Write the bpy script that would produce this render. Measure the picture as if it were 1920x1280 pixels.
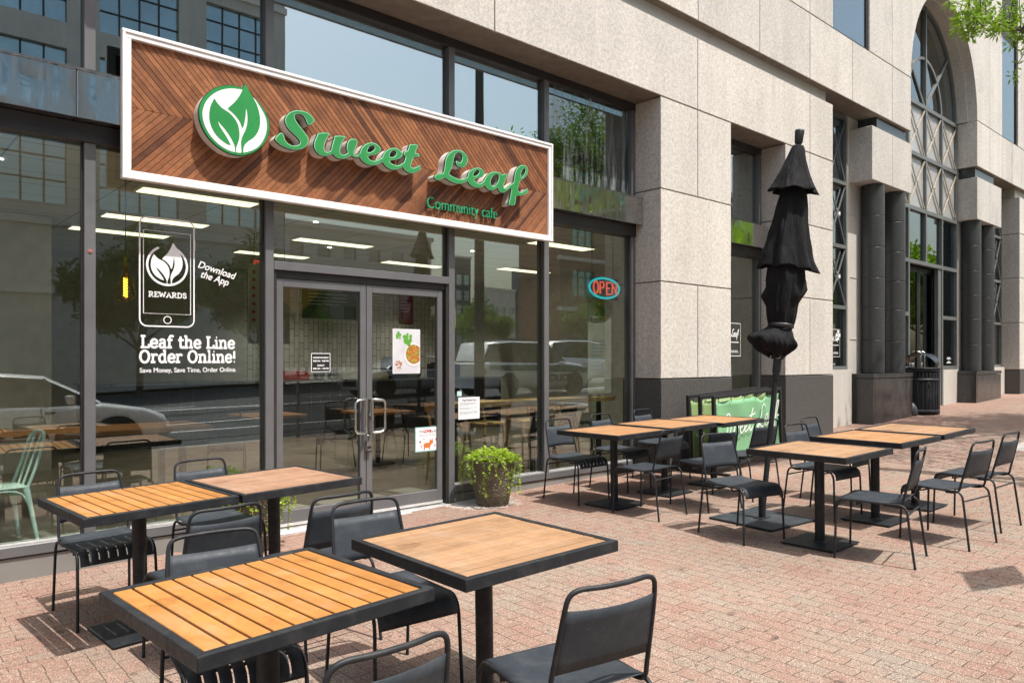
import bpy, bmesh, math, random
from mathutils import Matrix, Vector, Euler, noise
R = math.radians
PI = math.pi
scene = bpy.context.scene
for _o in list(bpy.data.objects):
    bpy.data.objects.remove(_o, do_unlink=True)
col = scene.collection

# ---------------------------------------------------------------- camera
cam_data = bpy.data.cameras.new('camera')
cam = bpy.data.objects.new('camera', cam_data)
col.objects.link(cam)
cam.location = (0.0, 0.0, 1.538)
cam.rotation_euler = (R(90), 0.0, R(47.96 - 90.0))
cam_data.sensor_width = 36.0
cam_data.lens = 26.625
cam_data.shift_y = 0.01875
cam_data.clip_start = 0.05
cam_data.clip_end = 2000.0
scene.camera = cam

# ---------------------------------------------------------------- light and exposure
SUN_DIR = Vector((-0.07, 0.45, -1.0)).normalized()      # the way the light travels
sun_el = math.asin(-SUN_DIR.z)
sun_az = math.atan2(-SUN_DIR.x, -SUN_DIR.y)             # clockwise from +Y
world = bpy.data.worlds.new('World')
scene.world = world
world.use_nodes = True
wn = world.node_tree.nodes
wl = world.node_tree.links
wn.clear()
w_out = wn.new('ShaderNodeOutputWorld')
w_bg = wn.new('ShaderNodeBackground')
w_sky = wn.new('ShaderNodeTexSky')
w_sky.sky_type = 'NISHITA'
w_sky.sun_disc = False
w_sky.sun_elevation = sun_el
w_sky.sun_rotation = sun_az
w_sky.altitude = 20.0
w_sky.air_density = 1.6
w_sky.dust_density = 4.5
w_sky.ozone_density = 1.5
w_bg.inputs['Strength'].default_value = 0.15
wl.new(w_sky.outputs['Color'], w_bg.inputs['Color'])
wl.new(w_bg.outputs['Background'], w_out.inputs['Surface'])
sun_data = bpy.data.lights.new('sun', 'SUN')
sun_data.energy = 4.2
sun_data.angle = R(0.53)
sun_data.color = (1.0, 0.965, 0.915)
sun = bpy.data.objects.new('sun', sun_data)
sun.rotation_euler = SUN_DIR.to_track_quat('-Z', 'Y').to_euler()
sun.location = (0, -20, 40)
col.objects.link(sun)
scene.view_settings.view_transform = 'Standard'
scene.view_settings.look = 'None'
scene.view_settings.exposure = 0.56
scene.view_settings.gamma = 1.0
scene.view_settings.use_curve_mapping = False
scene.render.engine = 'CYCLES'
scene.cycles.max_bounces = 10
scene.cycles.transparent_max_bounces = 16
scene.cycles.diffuse_bounces = 4
scene.cycles.use_denoising = True
scene.cycles.caustics_reflective = False
scene.cycles.caustics_refractive = False
scene.cycles.sample_clamp_indirect = 6.0

# ---------------------------------------------------------------- helpers: objects
def tag(o, label=None, cat=None, group=None, kind=None):
    if label: o['label'] = label
    if cat: o['category'] = cat
    if group: o['group'] = group
    if kind: o['kind'] = kind
    return o

def thing(name, label, cat, loc=(0, 0, 0), rz=0.0, group=None, parent=None):
    o = bpy.data.objects.new(name, None)
    o.empty_display_size = 0.2
    col.objects.link(o)
    o.location = loc
    o.rotation_euler = (0, 0, rz)
    if parent: o.parent = parent
    return tag(o, label, cat, group)

def dup(root, loc, rot, label=None, name=None):
    r = root.copy()
    if name: r.name = name
    col.objects.link(r)
    r.location = loc
    r.rotation_euler = rot
    if label: r['label'] = label
    for ch in list(root.children):
        c = ch.copy(); col.objects.link(c); c.parent = r
        for g in list(ch.children):
            d = g.copy(); col.objects.link(d); d.parent = c
    return r

class MB:
    """collects shapes and links them as ONE mesh object"""
    def __init__(s):
        s.v = []; s.f = []; s.m = []; s.s = []; s.tone = {}
    def add(s, verts, faces, mat=0, smooth=False):
        b = len(s.v)
        s.v.extend([tuple(p) for p in verts])
        for f in faces:
            s.f.append([b + i for i in f]); s.m.append(mat); s.s.append(smooth)
        return s
    def box(s, x0, x1, y0, y1, z0, z1, mat=0, M=None):
        vs = [Vector(p) for p in ((x0,y0,z0),(x1,y0,z0),(x1,y1,z0),(x0,y1,z0),(x0,y0,z1),(x1,y0,z1),(x1,y1,z1),(x0,y1,z1))]
        if M is not None: vs = [M @ p for p in vs]
        return s.add(vs, [(0,3,2,1),(4,5,6,7),(0,1,5,4),(1,2,6,5),(2,3,7,6),(3,0,4,7)], mat)
    def prism(s, pts, axis, a0, a1, mat=0, M=None):
        """convex polygon pts (2D) extruded along axis 'y' (pts are x,z), 'z' (x,y) or 'x' (y,z)"""
        def mk(p, a):
            if axis == 'y': q = Vector((p[0], a, p[1]))
            elif axis == 'z': q = Vector((p[0], p[1], a))
            else: q = Vector((a, p[0], p[1]))
            return M @ q if M is not None else q
        n = len(pts)
        vs = [mk(p, a0) for p in pts] + [mk(p, a1) for p in pts]
        fs = [list(range(n)), list(range(2*n-1, n-1, -1))]
        fs += [(i, (i+n), (i+1) % n + n, (i+1) % n) for i in range(n)]
        return s.add(vs, fs, mat)
    def tube(s, pts, r=0.01, n=8, closed=False, mat=0, flat=None, caps=True, smooth=True):
        P = [Vector(p) for p in pts]
        k = len(P)
        rr = r if isinstance(r, (list, tuple)) else [r]*k
        vs = []
        prev = None
        for i in range(k):
            if closed: t = (P[(i+1) % k] - P[i-1])
            elif i == 0: t = P[1]-P[0]
            elif i == k-1: t = P[-1]-P[-2]
            else: t = (P[i+1]-P[i]).normalized() + (P[i]-P[i-1]).normalized()
            if t.length < 1e-9: t = Vector((0,0,1))
            t.normalize()
            if prev is None:
                u = t.orthogonal().normalized()
            else:
                u = prev - t*prev.dot(t)
                u = u.normalized() if u.length > 1e-6 else t.orthogonal().normalized()
            prev = u
            w = t.cross(u)
            for j in range(n):
                a = 2*PI*j/n
                d = (u*math.cos(a) + w*math.sin(a))*rr[i]
                if flat is not None:
                    d = Vector((d.x*flat[0], d.y*flat[1], d.z*flat[2]))
                vs.append(P[i]+d)
        fs = []
        for i in range(k if closed else k-1):
            a = i*n; b = ((i+1) % k)*n
            for j in range(n):
                fs.append((a+j, a+(j+1) % n, b+(j+1) % n, b+j))
        s.add(vs, fs, mat, smooth)
        if caps and not closed:
            s.add(vs[:n], [list(range(n-1, -1, -1))], mat)
            s.add(vs[-n:], [list(range(n))], mat)
        return s
    def cyl(s, p0, p1, r0, r1=None, n=24, mat=0, smooth=True):
        return s.tube([p0, p1], [r0, r0 if r1 is None else r1], n, mat=mat, smooth=smooth)
    def lathe(s, prof, n=32, c=(0,0,0), mat=0, fn=None, smooth=True):
        vs = []
        for (r, z) in prof:
            for j in range(n):
                a = 2*PI*j/n
                k = fn(a, z) if fn else 1.0
                vs.append((c[0]+r*k*math.cos(a), c[1]+r*k*math.sin(a), c[2]+z))
        fs = []
        for i in range(len(prof)-1):
            for j in range(n):
                fs.append((i*n+j, i*n+(j+1) % n, (i+1)*n+(j+1) % n, (i+1)*n+j))
        return s.add(vs, fs, mat, smooth)
    def build(s, name, mats, parent=None, bevel=0.0, seg=2, loc=None, rot=None, solid=0.0):
        me = bpy.data.meshes.new(name)
        me.from_pydata(s.v, [], s.f)
        if not isinstance(mats, (list, tuple)): mats = [mats]
        for m in mats: me.materials.append(m)
        me.polygons.foreach_set('material_index', s.m)
        me.polygons.foreach_set('use_smooth', s.s)
        if s.tone:
            at = me.color_attributes.new('tone', 'FLOAT_COLOR', 'POINT')
            for i in range(len(s.v)):
                t = s.tone.get(i, 0.5)
                at.data[i].color = (t, t, t, 1)
        me.update()
        o = bpy.data.objects.new(name, me)
        col.objects.link(o)
        if parent: o.parent = parent
        if loc: o.location = loc
        if rot: o.rotation_euler = rot
        if solid:
            md = o.modifiers.new('thickness', 'SOLIDIFY'); md.thickness = solid; md.offset = 0
        if bevel:
            md = o.modifiers.new('bevel', 'BEVEL'); md.width = bevel; md.segments = seg
            md.limit_method = 'ANGLE'; md.angle_limit = R(40)
            md.harden_normals = False
        return o

def smooth_path(pts, closed=False, k=4):
    """Catmull-Rom through 2D or 3D points"""
    P = [Vector(p) for p in pts]; n = len(P); out = []
    for i in range(n if closed else n-1):
        if closed:
            a, b, c, d = P[i-1], P[i], P[(i+1) % n], P[(i+2) % n]
        else:
            a, b, c, d = P[max(i-1,0)], P[i], P[i+1], P[min(i+2,n-1)]
        for j in range(k):
            t = j/k
            out.append(0.5*((2*b) + (c-a)*t + (2*a-5*b+4*c-d)*t*t + (3*b-a-3*c+d)*t**3))
    if not closed: out.append(P[-1])
    return out

def fill_shape(name, loops, depth, mat, parent=None, y=0.0, offset=0.0, bevel=0.0, smooth=2, origin=(0,0,0)):
    """outline loops of (x, z) filled (even-odd) and given thickness: front face at y, body behind it"""
    cu = bpy.data.curves.new(name, 'CURVE')
    cu.dimensions = '2D'; cu.fill_mode = 'BOTH'
    cu.extrude = depth/2; cu.offset = offset; cu.bevel_depth = bevel; cu.bevel_resolution = 1
    for lp in loops:
        pts = smooth_path([(p[0], p[1], 0) for p in lp], True, smooth) if smooth > 1 else [Vector((p[0], p[1], 0)) for p in lp]
        sp = cu.splines.new('POLY'); sp.points.add(len(pts)-1); sp.use_cyclic_u = True
        for q, p in zip(sp.points, pts): q.co = (p.x-origin[0], p.y-origin[2], 0, 1)
    tmp = bpy.data.objects.new(name+'_src', cu); col.objects.link(tmp)
    bpy.context.view_layer.update()
    me = bpy.data.meshes.new_from_object(tmp.evaluated_get(bpy.context.evaluated_depsgraph_get()))
    bpy.data.objects.remove(tmp, do_unlink=True); bpy.data.curves.remove(cu)
    me.name = name
    me.transform(Matrix.Translation((origin[0], y+depth/2, origin[2])) @ Matrix.Rotation(R(90), 4, 'X'))
    me.materials.clear(); me.materials.append(mat)
    for p in me.polygons: p.use_smooth = False
    o = bpy.data.objects.new(name, me); col.objects.link(o)
    if parent: o.parent = parent
    return o

def text_mesh(body, size, mat, depth=0.002, offset=0.0, shear=0.0, align='LEFT', name='lettering', width=None, spacing=1.0, line=1.0):
    cu = bpy.data.curves.new(name, 'FONT')
    cu.body = body; cu.size = size; cu.extrude = depth/2; cu.offset = offset; cu.shear = shear
    cu.align_x = align; cu.space_character = spacing; cu.space_line = line
    tmp = bpy.data.objects.new(name+'_src', cu); col.objects.link(tmp)
    bpy.context.view_layer.update()
    me = bpy.data.meshes.new_from_object(tmp.evaluated_get(bpy.context.evaluated_depsgraph_get()))
    bpy.data.objects.remove(tmp, do_unlink=True); bpy.data.curves.remove(cu)
    if width:
        xs = [v.co.x for v in me.vertices]
        k = width/(max(xs)-min(xs))
        me.transform(Matrix.Diagonal((k, 1, 1, 1)))
    me.transform(Matrix.Rotation(R(90), 4, 'X'))
    me.materials.clear(); me.materials.append(mat)
    return me

def text_obj(name, body, size, mat, loc, parent=None, rot=(0,0,0), **kw):
    me = text_mesh(body, size, mat, name=name, **kw)
    o = bpy.data.objects.new(name, me); col.objects.link(o)
    o.location = loc; o.rotation_euler = rot
    if parent: o.parent = parent
    return o

def gz(x):
    """height of the sloping pavement"""
    if x < -20: return -0.344
    if x < 8: return 0.0172*x
    if x < 12.4: return 0.1376 + 0.045*(x-8)
    if x < 24: return 0.3356 + 0.032*(x-12.4)
    if x < 60: return 0.7068 + 0.015*(x-24)
    return 1.2468

def on_ground(x, y, rz):
    """location and tilt of a thing that stands on the pavement"""
    sl = math.atan((gz(x+0.3)-gz(x-0.3))/0.6)
    M = Matrix.Rotation(-sl, 3, 'Y') @ Matrix.Rotation(rz, 3, 'Z')
    return (x, y, gz(x)), M.to_euler()

# ---------------------------------------------------------------- helpers: materials
class NT:
    def __init__(s, name):
        s.m = bpy.data.materials.new(name); s.m.use_nodes = True
        s.t = s.m.node_tree; s.t.nodes.clear()
        s.out = s.n('ShaderNodeOutputMaterial')
    def n(s, typ, **kw):
        nd = s.t.nodes.new(typ)
        for k, v in kw.items(): setattr(nd, k, v)
        return nd
    def l(s, a, b): s.t.links.new(a, b)
    def coord(s, kind='Object', scale=(1,1,1), rot=(0,0,0)):
        tc = s.n('ShaderNodeTexCoord'); mp = s.n('ShaderNodeMapping')
        mp.inputs['Scale'].default_value = scale; mp.inputs['Rotation'].default_value = rot
        s.l(tc.outputs[kind], mp.inputs['Vector']); return mp.outputs['Vector']
    def noise(s, vec, scale, detail=3.0, rough=0.55):
        nd = s.n('ShaderNodeTexNoise'); nd.inputs['Scale'].default_value = scale
        nd.inputs['Detail'].default_value = detail; nd.inputs['Roughness'].default_value = rough
        s.l(vec, nd.inputs['Vector']); return nd.outputs['Fac']
    def ramp(s, fac, stops, interp='LINEAR'):
        nd = s.n('ShaderNodeValToRGB'); nd.color_ramp.interpolation = interp
        el = nd.color_ramp.elements
        while len(el) < len(stops): el.new(0.5)
        for e, (p, c) in zip(el, stops):
            e.position = p; e.color = (c, c, c, 1) if not isinstance(c, (tuple, list)) else (*c[:3], 1)
        s.l(fac, nd.inputs['Fac']); return nd.outputs['Color']
    def mix(s, fac, a, b, mode='MIX'):
        nd = s.n('ShaderNodeMix', data_type='RGBA', blend_type=mode)
        for i, x in ((0, fac), (6, a), (7, b)):
            if hasattr(x, 'links') or hasattr(x, 'is_linked'): s.l(x, nd.inputs[i])
            else: nd.inputs[i].default_value = x if i == 0 else (*x[:3], 1)
        return nd.outputs[2]
    def bump(s, h, strength=0.3, dist=0.01, prev=None):
        nd = s.n('ShaderNodeBump'); nd.inputs['Strength'].default_value = strength; nd.inputs['Distance'].default_value = dist
        s.l(h, nd.inputs['Height'])
        if prev is not None: s.l(prev, nd.inputs['Normal'])
        return nd.outputs['Normal']
    def bsdf(s, col=(.5,.5,.5), rough=0.5, metal=0.0, normal=None, spec=0.5, coat=0.0):
        b = s.n('ShaderNodeBsdfPrincipled')
        for key, x in (('Base Color', col), ('Roughness', rough), ('Metallic', metal)):
            if hasattr(x, 'is_linked'): s.l(x, b.inputs[key])
            else: b.inputs[key].default_value = (*x[:3], 1) if key == 'Base Color' else x
        b.inputs['Specular IOR Level'].default_value = spec
        b.inputs['Coat Weight'].default_value = coat
        if normal is not None: s.l(normal, b.inputs['Normal'])
        s.l(b.outputs[0], s.out.inputs['Surface']); return b

def plain(name, c, rough=0.5, metal=0.0, var=0.12, scale=6.0, bump=0.0, bscale=80.0, spec=0.5, coat=0.0):
    """a painted or moulded surface with a little unevenness of tone and gloss"""
    t = NT(name); v = t.coord()
    n1 = t.noise(v, scale, 4)
    c0 = tuple(x*(1-var) for x in c); c1 = tuple(min(1, x*(1+var)) for x in c)
    colr = t.ramp(n1, [(0.3, c0), (0.7, c1)])
    n2 = t.noise(v, scale*3.1, 3)
    rg = t.ramp(n2, [(0.3, max(0.02, rough-0.06)), (0.7, min(1, rough+0.08))])
    nm = t.bump(t.noise(v, bscale, 2), bump, 0.002) if bump else None
    t.bsdf(colr, rg, metal, nm, spec, coat)
    return t.m

def emit(name, c, strength):
    t = NT(name); e = t.n('ShaderNodeEmission')
    e.inputs['Color'].default_value = (*c, 1); e.inputs['Strength'].default_value = strength
    t.l(e.outputs[0], t.out.inputs['Surface']); return t.m

def glass_mat(name, r0=0.08, tint=(0.80, 0.88, 0.85), wave=0.0, wscale=1.2, smear=0.0):
    t = NT(name)
    v = t.coord('Object', (1, 1, 1))
    lw = t.n('ShaderNodeLayerWeight'); lw.inputs['Blend'].default_value = 0.5     # Schlick reflectance, same from both faces
    pw = t.n('ShaderNodeMath', operation='POWER'); t.l(lw.outputs['Facing'], pw.inputs[0]); pw.inputs[1].default_value = 5.0
    fr = t.n('ShaderNodeMath', operation='MULTIPLY_ADD'); t.l(pw.outputs[0], fr.inputs[0]); fr.inputs[1].default_value = 1.0-r0; fr.inputs[2].default_value = r0
    tr = t.n('ShaderNodeBsdfTransparent'); tr.inputs['Color'].default_value = (*tint, 1)
    gl = t.n('ShaderNodeBsdfGlossy'); gl.inputs['Roughness'].default_value = 0.0
    gl.inputs['Color'].default_value = (0.95, 1.0, 0.99, 1)
    if wave:
        nm = t.bump(t.noise(v, wscale, 1.5), wave, 0.02)
        t.l(nm, gl.inputs['Normal'])
    mx = t.n('ShaderNodeMixShader')
    t.l(fr.outputs[0], mx.inputs[0]); t.l(tr.outputs[0], mx.inputs[1]); t.l(gl.outputs[0], mx.inputs[2])
    last = mx.outputs[0]
    if smear:      # dried wash water and dust on the pane
        vs = t.coord('Object', (9, 1, 0.9))
        f = t.ramp(t.noise(vs, 1.6, 6, 0.65), [(0.48, 0.0), (0.75, smear)])
        df = t.n('ShaderNodeBsdfDiffuse'); df.inputs['Color'].default_value = (0.5, 0.56, 0.56, 1)
        m2 = t.n('ShaderNodeMixShader')
        t.l(f, m2.inputs[0]); t.l(last, m2.inputs[1]); t.l(df.outputs[0], m2.inputs[2]); last = m2.outputs[0]
    t.l(last, t.out.inputs['Surface'])
    return t.m

def stone_mat(name, c, speck=0.22, scale=70.0, rough=0.75, bump=0.35, stain=True, panel=False):
    t = NT(name); v = t.coord()
    n1 = t.noise(v, scale, 3, 0.7); n2 = t.noise(v, scale*0.37, 4, 0.6); n3 = t.noise(v, 0.7, 5, 0.6)
    lo = tuple(x*(1-speck*1.5) for x in c); hi = tuple(min(1, x*(1+speck)) for x in c)
    a = t.ramp(n1, [(0.33, lo), (0.5, c), (0.66, hi)])
    b = t.mix(0.35, a, t.ramp(n2, [(0.35, lo), (0.6, hi)]))
    if stain:
        vs = t.coord('Object', (1.6, 1.6, 0.12))
        st = t.ramp(t.noise(vs, 2.2, 5, 0.65), [(0.3, 0.88), (0.62, 1.0)])
        if panel:
            at = t.n('ShaderNodeVertexColor'); at.layer_name = 'tone'
            b = t.mix(1.0, b, t.ramp(at.outputs['Color'], [(0.0, (0.93, 0.925, 0.92)), (1.0, (1.05, 1.04, 1.02))]), 'MULTIPLY')
            gr = t.ramp(t.noise(t.coord('Object', (1, 1, 0.5)), 1.3, 7, 0.72), [(0.28, 0.80), (0.46, 1.0)])
            b = t.mix(1.0, b, gr, 'MULTIPLY')
        b = t.mix(1.0, b, st, 'MULTIPLY')
        b = t.mix(1.0, b, t.ramp(n3, [(0.3, 0.9), (0.7, 1.04)]), 'MULTIPLY')
    t.bsdf(b, rough, 0, t.bump(n1, bump, 0.004), 0.3)
    return t.m

M = {}
M['stone'] = stone_mat('precast_stone', (0.60, 0.568, 0.522), 0.25, 60, panel=True)
M['stone_joint'] = plain('stone_joint', (0.20, 0.17, 0.14), 0.9, var=0.2)
M['stone_smooth'] = stone_mat('honed_stone', (0.56, 0.53, 0.48), 0.10, 90, 0.6, 0.1)
M['granite_flamed'] = stone_mat('flamed_granite', (0.085, 0.08, 0.075), 0.45, 120, 0.6, 0.15, False)
def granite_polished():
    t = NT('polished_granite'); v = t.coord()
    n1 = t.noise(v, 150, 3, 0.7); n2 = t.noise(t.coord('Object', (2, 2, 0.5)), 2.3, 4)
    c = t.ramp(n1, [(0.35, (0.016, 0.017, 0.018)), (0.6, (0.055, 0.055, 0.056)), (0.7, (0.10, 0.098, 0.095))])
    c = t.mix(1.0, c, t.ramp(n2, [(0.3, 0.75), (0.7, 1.25)]), 'MULTIPLY')
    t.bsdf(c, t.ramp(n2, [(0.3, 0.12), (0.7, 0.3)]), 0, None, 0.6); return t.m
M['granite_polished'] = granite_polished()
M['granite_column'] = stone_mat('honed_dark_granite', (0.055, 0.057, 0.057), 0.35, 90, 0.38, 0.03, False)
M['frame'] = plain('anodised_frame', (0.15, 0.15, 0.155), 0.42, 0.25, 0.10, 3.0)
M['frame_dark'] = plain('bronze_frame', (0.035, 0.033, 0.032), 0.4, 0.2, 0.2, 4.0)
M['frame_portal'] = plain('grey_green_frame', (0.16, 0.17, 0.165), 0.45, 0.2, 0.12, 3.0)
M['base_panel'] = plain('base_panel', (0.22, 0.215, 0.20), 0.5, 0.1, 0.14, 2.5)
M['white_paint'] = plain('white_paint', (0.80, 0.79, 0.78), 0.4, 0, 0.06, 9.0)
M['vinyl'] = plain('white_vinyl', (0.82, 0.82, 0.82), 0.55, 0, 0.03)
M['paper'] = plain('white_paper', (0.78, 0.78, 0.80), 0.7, 0, 0.03)
M['ink'] = plain('black_ink', (0.015, 0.015, 0.016), 0.5)
M['ink_grey'] = plain('grey_ink', (0.22, 0.22, 0.24), 0.7)
M['green_face'] = plain('green_acrylic', (0.026, 0.25, 0.06), 0.32, 0, 0.08, 3.0)
M['green_light'] = plain('pale_green_edge', (0.42, 0.78, 0.50), 0.35, 0, 0.05)
M['green_dark'] = plain('dark_green_trim', (0.004, 0.06, 0.035), 0.3, 0, 0.1)
M['letter_side'] = plain('white_letter_return', (0.62, 0.58, 0.54), 0.5, 0, 0.08, 8.0)
M['green_small'] = plain('green_letter', (0.03, 0.34, 0.16), 0.35)
def powder(name, c, rough):
    t = NT(name); v = t.coord(); n1 = t.noise(v, 9.0, 5, 0.65); n2 = t.noise(v, 38.0, 5, 0.7)
    cc = t.ramp(n1, [(0.3, tuple(x*0.82 for x in c)), (0.7, tuple(x*1.2 for x in c))])
    cc = t.mix(t.ramp(n1, [(0.50, 0.0), (0.80, 0.16)]), cc, (0.20, 0.18, 0.155))       # pavement dust
    scr = t.ramp(t.noise(t.coord('Object', (60, 9, 30)), 2.2, 3, 0.6), [(0.70, 0.0), (0.74, 0.45)])
    cc = t.mix(scr, cc, (0.22, 0.22, 0.22))                                               # scuffs
    t.bsdf(cc, t.ramp(n2, [(0.3, rough-0.08), (0.7, rough+0.12)]), 0, t.bump(t.noise(v, 800, 2), 0.08, 0.001), 0.32); return t.m
M['black_metal'] = powder('charcoal_powder_coat', (0.016, 0.018, 0.021), 0.5)
M['seat_metal'] = powder('slate_powder_coat', (0.030, 0.037, 0.045), 0.56)
M['steel'] = plain('brushed_steel', (0.62, 0.61, 0.58), 0.22, 1.0, 0.1, 10.0)
M['alu'] = plain('bright_aluminium', (0.75, 0.75, 0.74), 0.35, 0.6, 0.1, 10.0)

def slat_mat(name, c, grain=0.22):
    t = NT(name)
    at = t.n('ShaderNodeVertexColor'); at.layer_name = 'tone'
    v = t.coord('Object', (3, 3, 3)); g = t.coord('Object', (60, 4, 60))
    n1 = t.noise(g, 2.0, 4); n2 = t.noise(v, 2.5, 4, 0.6)
    lo = tuple(x*(1-grain) for x in c); hi = tuple(min(1, x*(1+grain*0.6)) for x in c)
    b = t.mix(0.4, t.ramp(n2, [(0.3, lo), (0.65, hi)]), t.ramp(n1, [(0.35, lo), (0.65, hi)]))
    b = t.mix(1.0, b, t.ramp(at.outputs['Color'], [(0.0, 0.80), (1.0, 1.15)]), 'MULTIPLY')
    # spills, worn varnish and dust
    s1 = t.noise(t.coord('Object', (1, 1, 1)), 5.5, 6, 0.7)
    b = t.mix(1.0, b, t.ramp(s1, [(0.30, (0.66, 0.62, 0.60)), (0.43, (1.0, 1.0, 1.0))]), 'MULTIPLY')
    b = t.mix(t.ramp(t.noise(v, 1.6, 5, 0.65), [(0.52, 0.0), (0.78, 0.30)]), b, (0.50, 0.42, 0.34))
    t.bsdf(b, t.ramp(n2, [(0.3, 0.42), (0.7, 0.58)]), 0, t.bump(n1, 0.15, 0.001), 0.35)
    return t.m
M['slat_yellow'] = slat_mat('honey_slat', (0.42, 0.185, 0.048))
M['slat_tan'] = slat_mat('tan_slat', (0.345, 0.200, 0.105))
M['slat_pink'] = slat_mat('rose_tan_slat', (0.325, 0.185, 0.115), 0.26)
M['slat_orange'] = slat_mat('teak_orange_slat', (0.37, 0.190, 0.080))
def cedar():
    t = NT('stained_cedar')
    at = t.n('ShaderNodeVertexColor'); at.layer_name = 'tone'
    v = t.coord(); n1 = t.noise(v, 9.0, 5, 0.65); n2 = t.noise(v, 55.0, 4, 0.6)
    b = t.ramp(at.outputs['Color'], [(0.0, (0.10, 0.036, 0.016)), (0.45, (0.235, 0.088, 0.036)), (1.0, (0.36, 0.15, 0.062))])
    b = t.mix(1.0, b, t.ramp(n1, [(0.3, 0.7), (0.7, 1.2)]), 'MULTIPLY')
    b = t.mix(1.0, b, t.ramp(n2, [(0.3, 0.8), (0.7, 1.12)]), 'MULTIPLY')
    t.bsdf(b, 0.5, 0, t.bump(n2, 0.2, 0.002), 0.35); return t.m
M['cedar'] = cedar()
M['cedar_gap'] = plain('dark_gap', (0.02, 0.012, 0.008), 0.9)

def band_mat():      # polished stainless canopy band, slightly dented and streaked
    t = NT('mirror_stainless')
    v = t.coord('Object', (1.2, 1, 1.5))
    nm = t.bump(t.noise(v, 1.6, 1.0), 0.22, 0.05)
    st = t.ramp(t.noise(t.coord('Object', (14, 1, 1.5)), 1.5, 5), [(0.4, 0.04), (0.8, 0.25)])
    t.bsdf((0.66, 0.65, 0.63), st, 1.0, nm); return t.m
M['band'] = band_mat()
M['glass'] = glass_mat('shop_glass', 0.15, (0.88, 0.93, 0.90), 0.02, 0.9)
M['glass_door'] = glass_mat('door_glass', 0.05, (0.89, 0.92, 0.90))
M['glass_upper'] = glass_mat('upper_glass', 0.42, (0.5, 0.6, 0.58), 0.02, 0.8)
M['glass_dirty'] = glass_mat('streaked_glass', 0.16, (0.55, 0.62, 0.60), 0.05, 0.8, 0.55)
M['glass_office'] = glass_mat('office_glass', 0.24, (0.45, 0.52, 0.55), 0.012, 0.7)
M['spandrel'] = plain('spandrel_panel', (0.40, 0.40, 0.39), 0.35, 0.2, 0.12, 2.0)
M['interior_dark'] = plain('dark_interior', (0.028, 0.028, 0.028), 0.8)

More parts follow.
